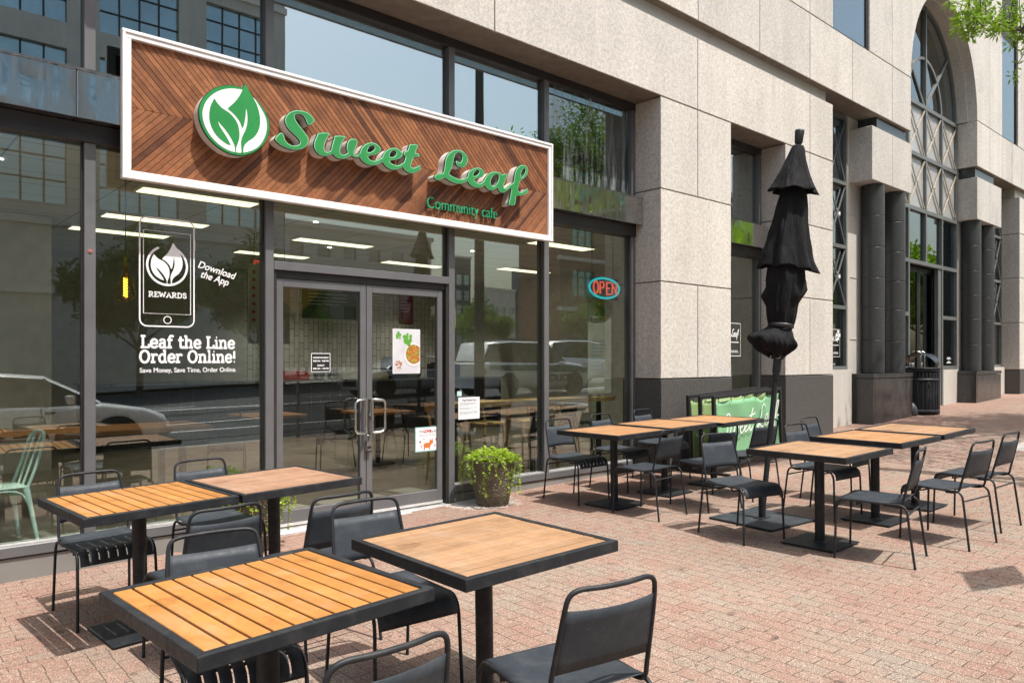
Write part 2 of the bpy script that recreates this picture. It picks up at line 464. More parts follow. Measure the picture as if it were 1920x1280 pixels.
def paving():
    t = NT('brick_paving')
    v0 = t.coord()
    wob = t.n('ShaderNodeTexNoise'); wob.inputs['Scale'].default_value = 7.0; wob.inputs['Detail'].default_value = 2
    t.l(v0, wob.inputs['Vector'])
    sub = t.n('ShaderNodeVectorMath', operation='MULTIPLY_ADD')
    t.l(wob.outputs['Color'], sub.inputs[0]); sub.inputs[1].default_value = (0.022, 0.022, 0); sub.inputs[2].default_value = (0, 0, 0)
    add = t.n('ShaderNodeVectorMath', operation='ADD'); t.l(v0, add.inputs[0]); t.l(sub.outputs[0], add.inputs[1])
    def brick(rot):
        mp = t.n('ShaderNodeMapping'); mp.inputs['Rotation'].default_value = (0, 0, rot); t.l(add.outputs[0], mp.inputs['Vector'])
        b = t.n('ShaderNodeTexBrick'); b.offset = 0.5; b.squash = 1.0
        b.inputs['Scale'].default_value = 1.0; b.inputs['Brick Width'].default_value = 0.196; b.inputs['Row Height'].default_value = 0.098
        b.inputs['Mortar Size'].default_value = 0.0028; b.inputs['Mortar Smooth'].default_value = 0.6; b.inputs['Bias'].default_value = 0.0
        b.inputs['Color1'].default_value = (0, 0, 0, 1); b.inputs['Color2'].default_value = (1, 1, 1, 1); b.inputs['Mortar'].default_value = (0.5, 0.5, 0.5, 1)
        t.l(mp.outputs[0], b.inputs['Vector']); return b
    b1 = brick(R(91.5)); b2 = brick(R(1.0))
    sep = t.n('ShaderNodeSeparateXYZ'); t.l(v0, sep.inputs[0])
    gt = t.n('ShaderNodeMath', operation='GREATER_THAN'); t.l(sep.outputs['Y'], gt.inputs[0]); gt.inputs[1].default_value = 4.42
    sel = gt.outputs[0]
    rnd = t.mix(sel, b1.outputs['Color'], b2.outputs['Color'])
    mor = t.mix(sel, b1.outputs['Fac'], b2.outputs['Fac'])
    big = t.noise(v0, 0.55, 3, 0.6); mid = t.noise(v0, 2.2, 3, 0.6)
    f = t.n('ShaderNodeMath', operation='MULTIPLY_ADD'); t.l(rnd, f.inputs[0]); f.inputs[1].default_value = 0.5
    t.l(t.ramp(mid, [(0.3, 0.0), (0.7, 0.45)]), f.inputs[2])
    base = t.ramp(f.outputs[0], [(0.05, (0.225, 0.128, 0.097)), (0.3, (0.240, 0.155, 0.118)), (0.55, (0.235, 0.172, 0.132)), (0.78, (0.222, 0.174, 0.136)), (1.0, (0.190, 0.162, 0.132))])
    pink = t.mix(t.ramp(t.noise(v0, 1.3, 3), [(0.5, 0.0), (0.66, 0.6)]), base, (0.25, 0.140, 0.106))
    # redder pavers in the course along the building
    redr = t.mix(t.ramp(sep.outputs['Y'], [(0.0, 0), (1.0, 0)]), pink, pink)
    gm = t.n('ShaderNodeMapRange'); t.l(sep.outputs['Y'], gm.inputs[0]); gm.inputs[1].default_value = 3.8; gm.inputs[2].default_value = 5.6
    gm.inputs[3].default_value = 0.0; gm.inputs[4].default_value = 0.55
    red = t.mix(gm.outputs[0], redr, t.mix(0.6, pink, (0.27, 0.132, 0.098)))
    spk = t.noise(v0, 210.0, 2, 0.8)
    c = t.mix(1.0, red, t.ramp(spk, [(0.33, 0.60), (0.5, 1.0), (0.64, 1.85)]), 'MULTIPLY')
    c = t.mix(1.0, c, t.ramp(big, [(0.3, 0.86), (0.7, 1.1)]), 'MULTIPLY')
    dirt = t.ramp(t.noise(v0, 3.7, 6, 0.7), [(0.22, 0.62), (0.42, 1.0)])
    c = t.mix(1.0, c, dirt, 'MULTIPLY')
    c = t.mix(t.ramp(mor, [(0.0, 0.0), (1.0, 0.9)]), c, (0.075, 0.055, 0.042))
    inv = t.n('ShaderNodeMath', operation='SUBTRACT'); inv.inputs[0].default_value = 1.0; t.l(mor, inv.inputs[1])
    flk = t.ramp(t.noise(v0, 105.0, 2, 0.9), [(0.56, 0.0), (0.63, 0.80)])
    c = t.mix(flk, c, (0.50, 0.43, 0.36))
    gum = t.ramp(t.noise(v0, 11.0, 1, 0.4), [(0.70, 1.0), (0.73, 0.62)])
    c = t.mix(1.0, c, gum, 'MULTIPLY')
    # lime bloom on the pavers at the right door jamb
    ds = t.n('ShaderNodeVectorMath', operation='DISTANCE'); t.l(v0, ds.inputs[0]); ds.inputs[1].default_value = (4.98, 6.02, 0.085)
    dn = t.n('ShaderNodeMath', operation='MULTIPLY_ADD'); t.l(t.noise(v0, 14.0, 5, 0.7), dn.inputs[0]); dn.inputs[1].default_value = -0.55; t.l(ds.outputs['Value'], dn.inputs[2])
    c = t.mix(t.ramp(dn.outputs[0], [(0.0, 0.75), (0.14, 0.0)]), c, (0.60, 0.57, 0.53))
    pit = t.ramp(t.noise(v0, 80.0, 3, 0.8), [(0.32, 0.35), (0.44, 1.0)])
    c = t.mix(1.0, c, pit, 'MULTIPLY')
    nm = t.bump(inv.outputs[0], 0.8, 0.008)
    nm = t.bump(spk, 0.5, 0.003, nm)
    t.bsdf(c, 0.85, 0, nm, 0.25); return t.m
M['paving'] = paving()
def asphalt():
    t = NT('asphalt'); v = t.coord(); n1 = t.noise(v, 90, 3, 0.7); n2 = t.noise(v, 0.6, 4)
    c = t.ramp(n1, [(0.3, (0.045, 0.045, 0.047)), (0.7, (0.10, 0.10, 0.10))])
    c = t.mix(1.0, c, t.ramp(n2, [(0.3, 0.8), (0.7, 1.25)]), 'MULTIPLY')
    t.bsdf(c, 0.85, 0, t.bump(n1, 0.4, 0.004), 0.3); return t.m
M['asphalt'] = asphalt()
M['concrete'] = stone_mat('concrete', (0.40, 0.38, 0.35), 0.12, 50, 0.85, 0.2)
M['road_paint'] = plain('road_paint', (0.72, 0.72, 0.70), 0.7, 0, 0.15, 4)
M['soil'] = plain('soil', (0.05, 0.032, 0.02), 0.95)
M['fabric'] = None
def fabric():
    t = NT('black_canvas'); v = t.coord('Object', (1, 1, 1)); n = t.noise(v, 420, 2); n2 = t.noise(v, 7, 4)
    c = t.ramp(n2, [(0.3, (0.002, 0.002, 0.0027)), (0.7, (0.0045, 0.0045, 0.006))])
    wr = t.noise(t.coord('Object', (9, 9, 1.3)), 1.7, 4, 0.6)
    b = t.bsdf(c, 0.8, 0, t.bump(wr, 0.7, 0.035, t.bump(n2, 0.35, 0.02, t.bump(n, 0.3, 0.001))), 0.25)
    b.inputs['Sheen Weight'].default_value = 0.02; return t.m
M['fabric'] = fabric()
def leaf_mat(name, c, back=0.5):
    t = NT(name); v = t.coord(); n = t.noise(v, 3.0, 3); n2 = t.noise(v, 40.0, 2)
    lo = tuple(x*0.6 for x in c); hi = tuple(x*1.35 for x in c)
    cc = t.mix(0.5, t.ramp(n, [(0.3, lo), (0.7, hi)]), t.ramp(n2, [(0.3, lo), (0.7, hi)]))
    p = t.bsdf(cc, 0.5, 0, None, 0.35)
    tl = t.n('ShaderNodeBsdfTranslucent'); t.l(t.mix(1.0, cc, (1.35, 1.45, 0.5), 'MULTIPLY'), tl.inputs['Color'])
    mx = t.n('ShaderNodeMixShader'); mx.inputs[0].default_value = back*0.7
    t.l(p.outputs[0], mx.inputs[1]); t.l(tl.outputs[0], mx.inputs[2]); t.l(mx.outputs[0], t.out.inputs['Surface']); return t.m
M['leaf'] = leaf_mat('tree_leaf', (0.16, 0.26, 0.035), 0.8)
M['leaf_bright'] = leaf_mat('fresh_leaf', (0.18, 0.29, 0.03))
M['leaf_dark'] = leaf_mat('far_leaf', (0.085, 0.145, 0.03), 0.7)
M['vine'] = leaf_mat('vine_leaf', (0.30, 0.42, 0.045))
M['bark'] = plain('bark', (0.10, 0.085, 0.07), 0.9, 0, 0.3, 10, 0.5, 40)
def pot_mat():
    t = NT('dimpled_pot'); v = t.coord()
    vo = t.n('ShaderNodeTexVoronoi'); vo.inputs['Scale'].default_value = 55; t.l(v, vo.inputs['Vector'])
    n = t.noise(v, 6, 4)
    c = t.ramp(n, [(0.3, (0.12, 0.10, 0.068)), (0.7, (0.23, 0.195, 0.135))])
    t.bsdf(c, 0.55, 0, t.bump(vo.outputs['Distance'], 1.0, 0.03), 0.4); return t.m
M['pot'] = pot_mat()
# ================================================================= the setting
def strip_sheet(name, xs, y0, y1, dz, mat, ny=1, down=0.0):
    mb = MB(); n = len(xs)
    ys = [y0+(y1-y0)*j/ny for j in range(ny+1)]
    vs = [(x, y, gz(x)+dz) for x in xs for y in ys]
    k = ny+1
    fs = [(i*k+j, (i+1)*k+j, (i+1)*k+j+1, i*k+j+1) for i in range(n-1) for j in range(ny)]
    mb.add(vs, fs, 0, True)
    if down:
        vs = [(x, y0, gz(x)+dz-d) for x in xs for d in (0, down)]
        mb.add(vs, [(2*i, 2*i+1, 2*i+3, 2*i+2) for i in range(n-1)])
    o = mb.build(name, mat); o['kind'] = 'structure'; return o
XS = [-300, -120, -60, -20] + [i*0.5 for i in range(-39, 121)] + [75, 100, 150, 300, 600]
strip_sheet('sidewalk', XS, -0.74, 6.5, 0.0, M['paving'], 6)
strip_sheet('kerb', XS, -0.92, -0.74, -0.001, M['concrete'], 1, 0.2)
strip_sheet('road', XS, -24.0, -0.9, -0.155, M['asphalt'], 4)
strip_sheet('far_pavement', XS, -34.0, -23.6, -0.02, M['concrete'], 2)
sm = MB(); xs_ = [11.97+0.25*i for i in range(10)]
sm.add([(x, y, gz(x)+0.004) for x in xs_ for y in (1.4, 3.2)], [(2*i, 2*i+2, 2*i+3, 2*i+1) for i in range(9)])
tag(sm.build('paving_slab', M['concrete']), kind='structure')
gm = MB(); gm.add([(-700, -700, -1.2), (900, -700, -1.2), (900, 700, -1.2), (-700, 700, -1.2)], [(0, 1, 2, 3)])
tag(gm.build('ground', M['concrete']), kind='structure')
lm = MB()
def road_line(x0, x1, y0, y1):
    lm.add([(x0, y0, gz(x0)-0.150), (x1, y0, gz(x1)-0.150), (x1, y1, gz(x1)-0.150), (x0, y1, gz(x0)-0.150)], [(0, 1, 2, 3)])
for i in range(14): road_line(-8+i*7.0, -5+i*7.0, -7.0, -6.86)
for i in range(10): road_line(-10+i*6.5, -9.88+i*6.5, -3.3, -0.95)
for i in range(14): road_line(-8+i*7.0, -5+i*7.0, -13.2, -13.06)
road_line(-40, 80, -10.3, -10.17); road_line(-40, 80, -10.0, -9.87); road_line(-40, 80, -3.42, -3.3)
tag(lm.build('road_markings', M['road_paint']), kind='structure')

YS = 5.77; YD = 6.17
bld = thing('office_building', 'pale stone office building with a glazed cafe front and an arched entrance', 'building', (8.0, 5.77, 0.0))
def part(mb, name, mats, parent=None, **kw):
    """a building part: world coordinates, parented to the building"""
    o = mb.build(name, mats, parent or bld, **kw)
    o.location = -Vector(bld.location) if (parent is None or parent is bld) else (0, 0, 0)
    return o

PANEL_RND = random.Random(12)
def panel_row(mb, x0, x1, z0, z1, joints, y0=YS, y1=6.40, g=0.008, back=True):
    xs = [x0] + [j for j in sorted(joints) if x0+0.05 < j < x1-0.05] + [x1]
    for a, b in zip(xs[:-1], xs[1:]):
        c0 = len(mb.v); mb.box(a+(g if a != x0 else 0), b-(g if b != x1 else 0), y0, y1, z0+g, z1-g, 0)
        tn = PANEL_RND.random()
        for q in range(c0, len(mb.v)): mb.tone[q] = tn
    if back: mb.box(x0+0.012, x1-0.012, y0+0.014, y1-0.02, z0-0.0005, z1+0.0005, 1)

# ---- upper wall
mb = MB()
panel_row(mb, -14.0, 12.373, 4.84, 5.787, [4.97-3.53*k for k in range(6)] + [8.5, 11.586])
JB = [14.8, 13.12, 11.586, 10.062, 8.51, 6.97, 5.43, 3.9, 2.35, 0.8, -0.7, -2.3, -3.9, -5.5, -7, -8.6, -10.2, -11.8]
JR = [20.52, 21.46, 22.3, 23.1, 24.65, 26.2, 27.8, 29.3, 30.8]
panel_row(mb, -14.0, 15.70, 6.012, 7.06, JB)
panel_row(mb, 19.62, 34.0, 6.012, 7.06, JR)
for r0, r1 in ((7.06, 9.565), (9.565, 11.9), (11.9, 14.4)):
    if r0 < 8:
        panel_row(mb, -14.0, 12.38, r0, r1, JB); panel_row(mb, 13.81, 15.70, r0, r1, JB)
        panel_row(mb, 19.62, 21.46, r0, r1, JR); panel_row(mb, 22.80, 34.0, r0, r1, JR)
    elif r0 < 10:
        panel_row(mb, -14.0, 12.38, r0, r1, JB); panel_row(mb, 13.81, 21.46, r0, r1, [14.8, 16.2, 17.66, 19.1, 20.5])
        panel_row(mb, 22.80, 34.0, r0, r1, JR)
    else:
        panel_row(mb, -14.0, 34.0, r0, r1, JB+JR+[16.2, 17.66, 19.1])
# the recessed string course between the two bands
mb.box(-14.0, 12.36, YS+0.115, 6.38, 5.70, 6.10, 2)
panel_row(mb, 22.93, 34.0, 4.84, 5.787, [24.4, 26.2, 28, 31])
mb.box(22.95, 34.0, YS+0.115, 6.38, 5.70, 6.10, 2)
# arch spandrel and reveal
NA = 36; AX, AZ, RA, RB = 17.66, 7.06, 1.96, 2.19
arc = [(AX-RA*math.cos(PI*i/NA), AZ+RB*math.sin(PI*i/NA)) for i in range(NA+1)]
top = 9.56
vs = []; fs = []
for i, (x, z) in enumerate(arc): vs += [(x, YS, z), (x, YS, top)]
for i in range(NA): fs.append((2*i, 2*i+2, 2*i+3, 2*i+1))
mb.add(vs, fs, 0)
vs = []
for (x, z) in arc:     # reveal with one shallow step
    dx, dz = (x-AX)/RA, (z-AZ)/RB
    vs += [(x, YS, z), (x, 5.97, z), (x-0.035*dx, 5.97, z-0.035*dz), (x-0.035*dx, 6.4, z-0.035*dz)]
fs = []
for i in range(NA):
    for k in range(3): fs.append((4*i+k, 4*i+k+1, 4*i+5+k, 4*i+4+k))
mb.add(vs, fs, 0, False)
wall = part(mb, 'wall', [M['stone'], M['stone_joint'], M['stone_smooth']], bevel=0.004, seg=1)

# ---- piers with granite plinths
def pier(x0, x1, jx, plinth_split=None):
    m = MB()
    panel_row(m, x0, x1, 3.69, 4.838, [jx]); panel_row(m, x0, x1, 2.53, 3.69, []); panel_row(m, x0, x1, 1.31, 2.53, [jx])
    p = part(m, 'pier', [M['stone'], M['stone_joint']], bevel=0.004, seg=1)
    q = MB(); q.box(x0-0.004, x1+0.004, YS-0.008, 6.38, gz(x0)-0.25, 1.302)
    q.build('plinth', M['granite_flamed'], p, bevel=0.006)
    return p
pier(7.705, 9.295, 8.5); pier(10.807, 12.373, 11.586); pier(22.93, 26.0, 24.4); pier(28.5, 34.0, 31.0)

# ---- entrance bay: capitals, columns, bases (left bay and its mirror image)
def mx(x): return 2*AX - x
for side in (0, 1):
    f = (lambda x: x) if side == 0 else mx
    def bx(m, a, b, *r):
        a, b = f(a), f(b); m.box(min(a, b), max(a, b), *r)
    m = MB(); bx(m, 13.92, 14.80, YS, 6.40, 4.80, 5.765); bx(m, 14.812, 15.73 if side == 0 else 15.70, YS, 6.40, 4.80, 5.765)
    cp = part(m, 'capital', M['stone'], bevel=0.005, seg=1)
    m = MB(); bx(m, 14.28, 15.62, YS+0.07, 6.38, 5.765, 6.012); m.build('neck', M['granite_polished'], cp)
    m = MB(); bx(m, 13.95, 15.77, YS, 6.16, 0.1, 1.215); bx(m, 13.94, 15.78, YS-0.012, 6.16, 1.222, 1.30)
    bs = part(m, 'column_base', M['granite_polished'], bevel=0.006)
    m = MB(); bx(m, 14.02, 15.70, YS-0.004, YS+0.01, 0.70, 1.19); m.build('face_slab', M['granite_polished'], bs, bevel=0.004)
    for cx in (14.45, 15.42):
        m = MB(); zz = [1.30, 1.918, 2.517, 3.068, 3.635, 4.217, 4.80]
        for a, b in zip(zz[:-1], zz[1:]):
            m.lathe([(0.185, a), (0.191, a+0.004), (0.195, a+0.010), (0.195, a+0.014), (0.195, (a+b)/2), (0.195, b-0.014), (0.195, b-0.010), (0.191, b-0.004), (0.185, b)], 40, (f(cx), 5.975, 0))
        part(m, 'column', M['granite_column'])
    m = MB(); bx(m, 13.83, 15.715, 6.185, 6.44, 0.05, 6.01)
    for z in (1.93, 3.07, 4.22): bx(m, 13.95, 14.22, 6.176, 6.19, z, z+0.012)
    part(m, 'pilaster', M['stone_smooth'])
    # strip window with diagonal bracing
    m = MB(); X0, X1 = 12.385, 13.82
    for z in (1.375, 2.47, 3.57, 4.72, 5.92): bx(m, X0, X1, YD, YD+0.09, z, z+0.065)
    for x in (X0, 13.075, X1-0.06): bx(m, x, x+0.06, YD+0.002, YD+0.088, 1.375, 5.985)
    def brace(mm, xa, za, xb, zb, w=0.03, y=YD+0.02):
        mm.tube([(f(xa), y, za), (f(xb), y, zb)], w*0.5, 4, smooth=False)
    for za, zb in ((2.535, 3.57), (3.635, 4.72), (4.785, 5.92)):
        for xa, xb in ((X0+0.06, 13.075), (13.135, X1-0.06)):
            brace(m, xa, za, xb, zb, 0.028); brace(m, xa, zb, xb, za, 0.028)
    sw = part(m, 'strip_window', M['frame_portal'])
    m = MB(); a, b = sorted((f(X0+0.01), f(X1-0.01))); m.box(a, b, YD+0.055, YD+0.062, 1.39, 5.97)
    m.build('pane', M['glass_office'], sw)
    m = MB(); bx(m, X0, 13.83, 6.10, 6.44, 0.05, 1.372); m.build('apron', M['stone_smooth'], sw, bevel=0.004)
# ---- the arched entrance glazing
m = MB(); L0, L1 = 15.72, 19.60; cols = [15.72, 16.70, 17.66, 18.62, 19.60]
def vbar(m, x, z0, z1, w=0.07): m.box(x-w/2, x+w/2, YD+0.002, YD+0.098, z0, z1)
def hbar(m, z, x0, x1, w=0.08): m.box(x0, x1, YD, YD+0.10, z-w/2, z+w/2)
for z in (7.0, 5.91, 4.755, 3.63): hbar(m, z, L0, L1)
for a, b in ((L0, 16.70), (18.62, L1)): hbar(m, 2.51, a, b); hbar(m, 1.38, a, b)
for x in (L0+0.035, L1-0.035): vbar(m, x, 1.36, 7.0)
for x in (16.70, 18.62): vbar(m, x, 0.42, 7.0)
m.box(18.40, 18.584, YD+0.02, YD+0.097, 0.42, 3.589)
vbar(m, 17.66, 3.63, 7.0); vbar(m, 17.66, 7.0, 9.2, 0.06)
ri = 0.97
m.tube([(AX-ri*math.cos(PI*i/28), YD+0.05, 7.0+ri*1.1*math.sin(PI*i/28)) for i in range(29)], 0.04, 4, smooth=False)
m.tube([(AX-(RA-0.06)*math.cos(PI*i/36), YD+0.05, 7.02+(RB-0.06)*math.sin(PI*i/36)) for i in range(37)], 0.045, 4, smooth=False)
for a in (42, 138): m.tube([(AX, YD+0.05, 7.0), (AX+1.86*math.cos(R(a)), YD+0.05, 7.0+2.1*math.sin(R(a)))], 0.035, 4, smooth=False)
portal = part(m, 'entrance_portal', M['frame_portal'])
m = MB()
for za, zb in ((4.80, 5.87), (5.95, 6.96)):
    for a, b in zip(cols[:-1], cols[1:]):
        for o in (-0.022, 0.022):
            m.tube([(a+0.04, YD+0.02, za+o), (b-0.04, YD+0.02, zb+o)], 0.011, 4, smooth=False)
            m.tube([(a+0.04, YD+0.025, zb+o), (b-0.04, YD+0.025, za+o)], 0.011, 4, smooth=False)
        m.cyl(((a+b)/2, YD+0.0, (za+zb)/2), ((a+b)/2, YD+0.03, (za+zb)/2), 0.03, n=10)
m.build('bracing', plain('bronze_brace', (0.42, 0.36, 0.28), 0.4, 0.3), portal)
m = MB(); m.box(L0, L1, YD+0.06, YD+0.07, 4.76, 7.0); m.build('spandrel', M['spandrel'], portal)
for a, b, c, d in ((L0, L1, 3.60, 4.755), (L0, 16.68, 1.40, 3.60), (18.64, L1, 1.40, 3.60)):
    m = MB(); m.box(a, b, YD+0.06, YD+0.068, c, d); m.build('pane', M['glass_office'], portal)
m = MB()
vs = [(AX, YD+0.06, 7.0)] + [(AX-(RA-0.04)*math.cos(PI*i/36), YD+0.06, 7.0+(RB-0.04)*math.sin(PI*i/36)) for i in range(37)]
m.add(vs, [(0, i+1, i+2) for i in range(36)])
m.build('arch_pane', M['glass_office'], portal)
for a, b in ((L0, 16.665), (18.655, L1)):
    m = MB(); m.box(a, b, 6.165, 6.44, 0.1, 1.335); m.build('apron', M['stone_smooth'], portal, bevel=0.004)
for k, (a, b, hx) in enumerate(((16.74, 17.65, 17.55), (17.67, 18.58, 17.77))):
    m = MB()
    m.box(a, a+0.07, YD+0.16, YD+0.21, 0.47, 3.56); m.box(b-0.07, b, YD+0.16, YD+0.21, 0.47, 3.56)
    m.box(a+0.07, b-0.07, YD+0.162, YD+0.208, 0.47, 0.62); m.box(a+0.07, b-0.07, YD+0.162, YD+0.208, 3.46, 3.56)
    d = part(m, 'entrance_door', M['frame_dark'])
    m = MB(); m.box(a+0.07, b-0.07, YD+0.18, YD+0.188, 0.62, 3.46); m.build('pane', M['glass_office'], d)
    m = MB(); m.tube([(hx, YD+0.16, 1.25), (hx, YD+0.08, 1.27), (hx, YD+0.08, 1.72), (hx, YD+0.16, 1.74)], 0.014, 8); m.build('handle', M['steel'], d)
# ---- upper windows
for a, b in ((12.38, 13.81), (21.46, 22.80)):
    m = MB(); m.box(a, b, YS+0.03, YS+0.10, 7.06, 7.10); m.box(b-0.07, b, YS+0.031, YS+0.099, 7.10, 11.89); m.box(a, a+0.03, YS+0.031, YS+0.099, 7.10, 11.89)
    w = part(m, 'upper_window', M['frame_dark'])
    m = MB(); m.box(a+0.03, b-0.07, YS+0.05, YS+0.056, 7.10, 9.56); m.build('pane', M['glass_office'], w)
# ---- dark rooms behind the office glass
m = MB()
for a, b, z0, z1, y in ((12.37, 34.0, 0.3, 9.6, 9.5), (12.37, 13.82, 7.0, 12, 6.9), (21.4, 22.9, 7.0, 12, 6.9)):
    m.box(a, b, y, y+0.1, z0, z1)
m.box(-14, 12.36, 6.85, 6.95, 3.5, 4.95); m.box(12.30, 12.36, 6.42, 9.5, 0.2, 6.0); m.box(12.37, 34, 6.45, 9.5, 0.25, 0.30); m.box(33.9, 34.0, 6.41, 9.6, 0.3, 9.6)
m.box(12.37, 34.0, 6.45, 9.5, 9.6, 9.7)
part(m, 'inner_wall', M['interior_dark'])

# ---- the cafe shop front
MUL = [-2.72, -1.36, 0.02, 1.4155, 2.787, 4.736, 6.10, 7.665]
W = 0.075
m = MB()
for x in MUL:
    m.box(x-W/2, x+W/2, YD, 6.30, 0.26, 3.125)
    m.box(x-W/2, x+W/2, YD, 6.30, 3.66, 4.74)
for x in (9.33, 10.77):
    m.box(x-0.035, x+0.035, YD, 6.30, 0.26, 3.125); m.box(x-0.035, x+0.035, YD, 6.30, 3.66, 4.74)
def front_h(y0, y1, z0, z1, spans, mat=0):
    for a, b in spans: m.box(a, b, y0, y1, z0, z1, mat)
ALL = [(-6.0, 7.703), (9.297, 10.805)]
SILL = [(-6.0, 2.787-W/2), (4.736+W/2, 7.703), (9.297, 10.805)]
front_h(YD-0.004, 6.30, 0.185, 0.258, SILL)
front_h(YD-0.003, 6.31, 4.742, 4.836, ALL, 1)
front_h(YD-0.012, 6.33, 3.127, 3.262, ALL, 1)
front_h(YD-0.002, 6.31, 3.60, 3.662, ALL, 1)
front_h(YD-0.006, 6.31, 2.318, 2.39, [(2.787+W/2, 4.736-W/2)])
for a, b in ((2.787+W/2, 2.787+W/2+0.03), (4.736-W/2-0.03, 4.736-W/2)): m.box(a, b, YD+0.01, 6.30, 0.02, 2.317, 1)
m.box(2.787+W/2, 4.736-W/2, YD+0.03, 6.31, 2.255, 2.317, 1)
for a in (2.787, 4.736): m.box(a-W/2, a+W/2, YD, 6.30, 0.0, 0.26)
sf = part(m, 'shop_front', [M['frame'], M['frame_dark']], bevel=0.003, seg=1)
for a, b in SILL:
    m = MB(); m.box(a, b, YD+0.012, 6.29, gz(a)-0.1, 0.176)
    m.build('base_panel', M['base_panel'], sf, bevel=0.004)
edges = [-4.1] + MUL
for a, b in zip(edges[:-1], edges[1:]):
    z0 = 2.392 if abs(a-2.787) < 0.01 else 0.26
    m = MB(); m.box(a+W/2, b-W/2, 6.228, 6.236, z0, 3.127); m.build('pane', M['glass'], sf)
    m = MB(); m.box(a+W/2, b-W/2, 6.228, 6.236, 3.662, 4.742); m.build('pane', M['glass_dirty'] if b > 7 else M['glass_upper'], sf)
m = MB(); m.box(9.365, 10.735, 6.228, 6.236, 0.26, 3.127); m.build('pane', M['glass'], sf)
m = MB(); m.box(9.365, 10.735, 6.228, 6.236, 3.662, 4.742); m.build('pane', M['glass_upper'], sf)
# slim bright edge along the glazing beads
m = MB()
for x in MUL[1:]: m.box(x-W/2-0.012, x-W/2, 6.205, 6.226, 0.27, 3.12)
m.build('glazing_bead', M['frame_dark'], sf)
m = MB()
for a, b in zip(edges[:-1], edges[1:]):
    if abs(a-2.787) < 0.01: continue
    m.box(a+W/2, b-W/2, 6.176, 6.226, 0.2585, 0.272)
m.build('sill_bead', M['alu'], sf)
# mirror-polished band (continues behind the sign)
m = MB()
for a, b in ((-6.0, 0.72), (0.724, 1.30), (1.304, 4.0), (4.004, 7.25), (7.254, 7.700)): m.box(a, b, 6.05, 6.30, 3.264, 3.598)
m.box(-6.0, 7.700, 6.04, 6.30, 3.598, 3.612)
m.box(9.30, 10.80, 6.05, 6.30, 3.264, 3.61)
part(m, 'canopy_band', M['band'], bevel=0.003, seg=1)
# doors
for k in (0, 1):
    a, b = (2.862, 3.748) if k == 0 else (3.754, 4.640)
    m = MB(); Y0, Y1 = YD+0.035, YD+0.085
    m.box(a, a+0.062, Y0, Y1, 0.125, 2.25); m.box(b-0.062, b, Y0, Y1, 0.125, 2.25)
    m.box(a+0.062, b-0.062, Y0+0.001, Y1-0.001, 0.125, 0.235); m.box(a+0.062, b-0.062, Y0+0.001, Y1-0.001, 2.18, 2.25)
    d = part(m, 'door', M['frame'], bevel=0.003, seg=1)
    m = MB(); m.box(a+0.062, b-0.062, YD+0.057, YD+0.063, 0.235, 2.18); m.build('pane', M['glass_door'], d)
    hx = b-0.031 if k == 0 else a+0.031; s = -1 if k == 0 else 1
    p = [(hx, Y0, 0.865), (hx, Y0-0.055, 0.865), (hx+s*0.02, Y0-0.075, 0.865), (hx+s*0.10, Y0-0.075, 0.87), (hx+s*0.125, Y0-0.075, 0.90),
         (hx+s*0.125, Y0-0.075, 1.14), (hx+s*0.10, Y0-0.075, 1.17), (hx+s*0.02, Y0-0.075, 1.175), (hx, Y0-0.055, 1.175), (hx, Y0, 1.175)]
    m = MB(); m.tube(p, 0.0125, 10); m.tube([(hx, Y0-0.055, 0.865), (hx, Y0-0.055, 1.175)], 0.0125, 10); m.build('handle', M['steel'], d)
    if k == 1:
        m = MB(); m.cyl((hx, Y0-0.012, 1.03), (hx, Y0+0.01, 1.03), 0.018, n=16); m.build('lock_cylinder', M['steel'], d)
        m = MB(); m.box(hx-0.055, hx-0.003, Y0-0.045, Y0-0.005, 0.70, 0.785); m.box(hx-0.045, hx-0.013, Y0-0.050, Y0-0.045, 0.715, 0.74, 1); m.tube([(hx-0.044, Y0-0.025, 0.785), (hx-0.044, Y0-0.025, 0.83), (hx-0.03, Y0-0.025, 0.845), (hx-0.016, Y0-0.025, 0.83), (hx-0.016, Y0-0.025, 0.785)], 0.005, 6); m.build('lock_box', [M['steel'], M['ink']], d)
    m = MB(); m.box(a, b, Y0-0.006, Y0-0.0005, 0.10, 0.125); m.build('kick_strip', M['alu'], d)
m = MB(); m.box(2.83, 4.69, YD-0.06, 6.34, 0.03, 0.085); m.box(2.83, 4.69, YD-0.10, YD-0.06, 0.03, 0.072)
part(m, 'threshold', M['alu'], bevel=0.006)
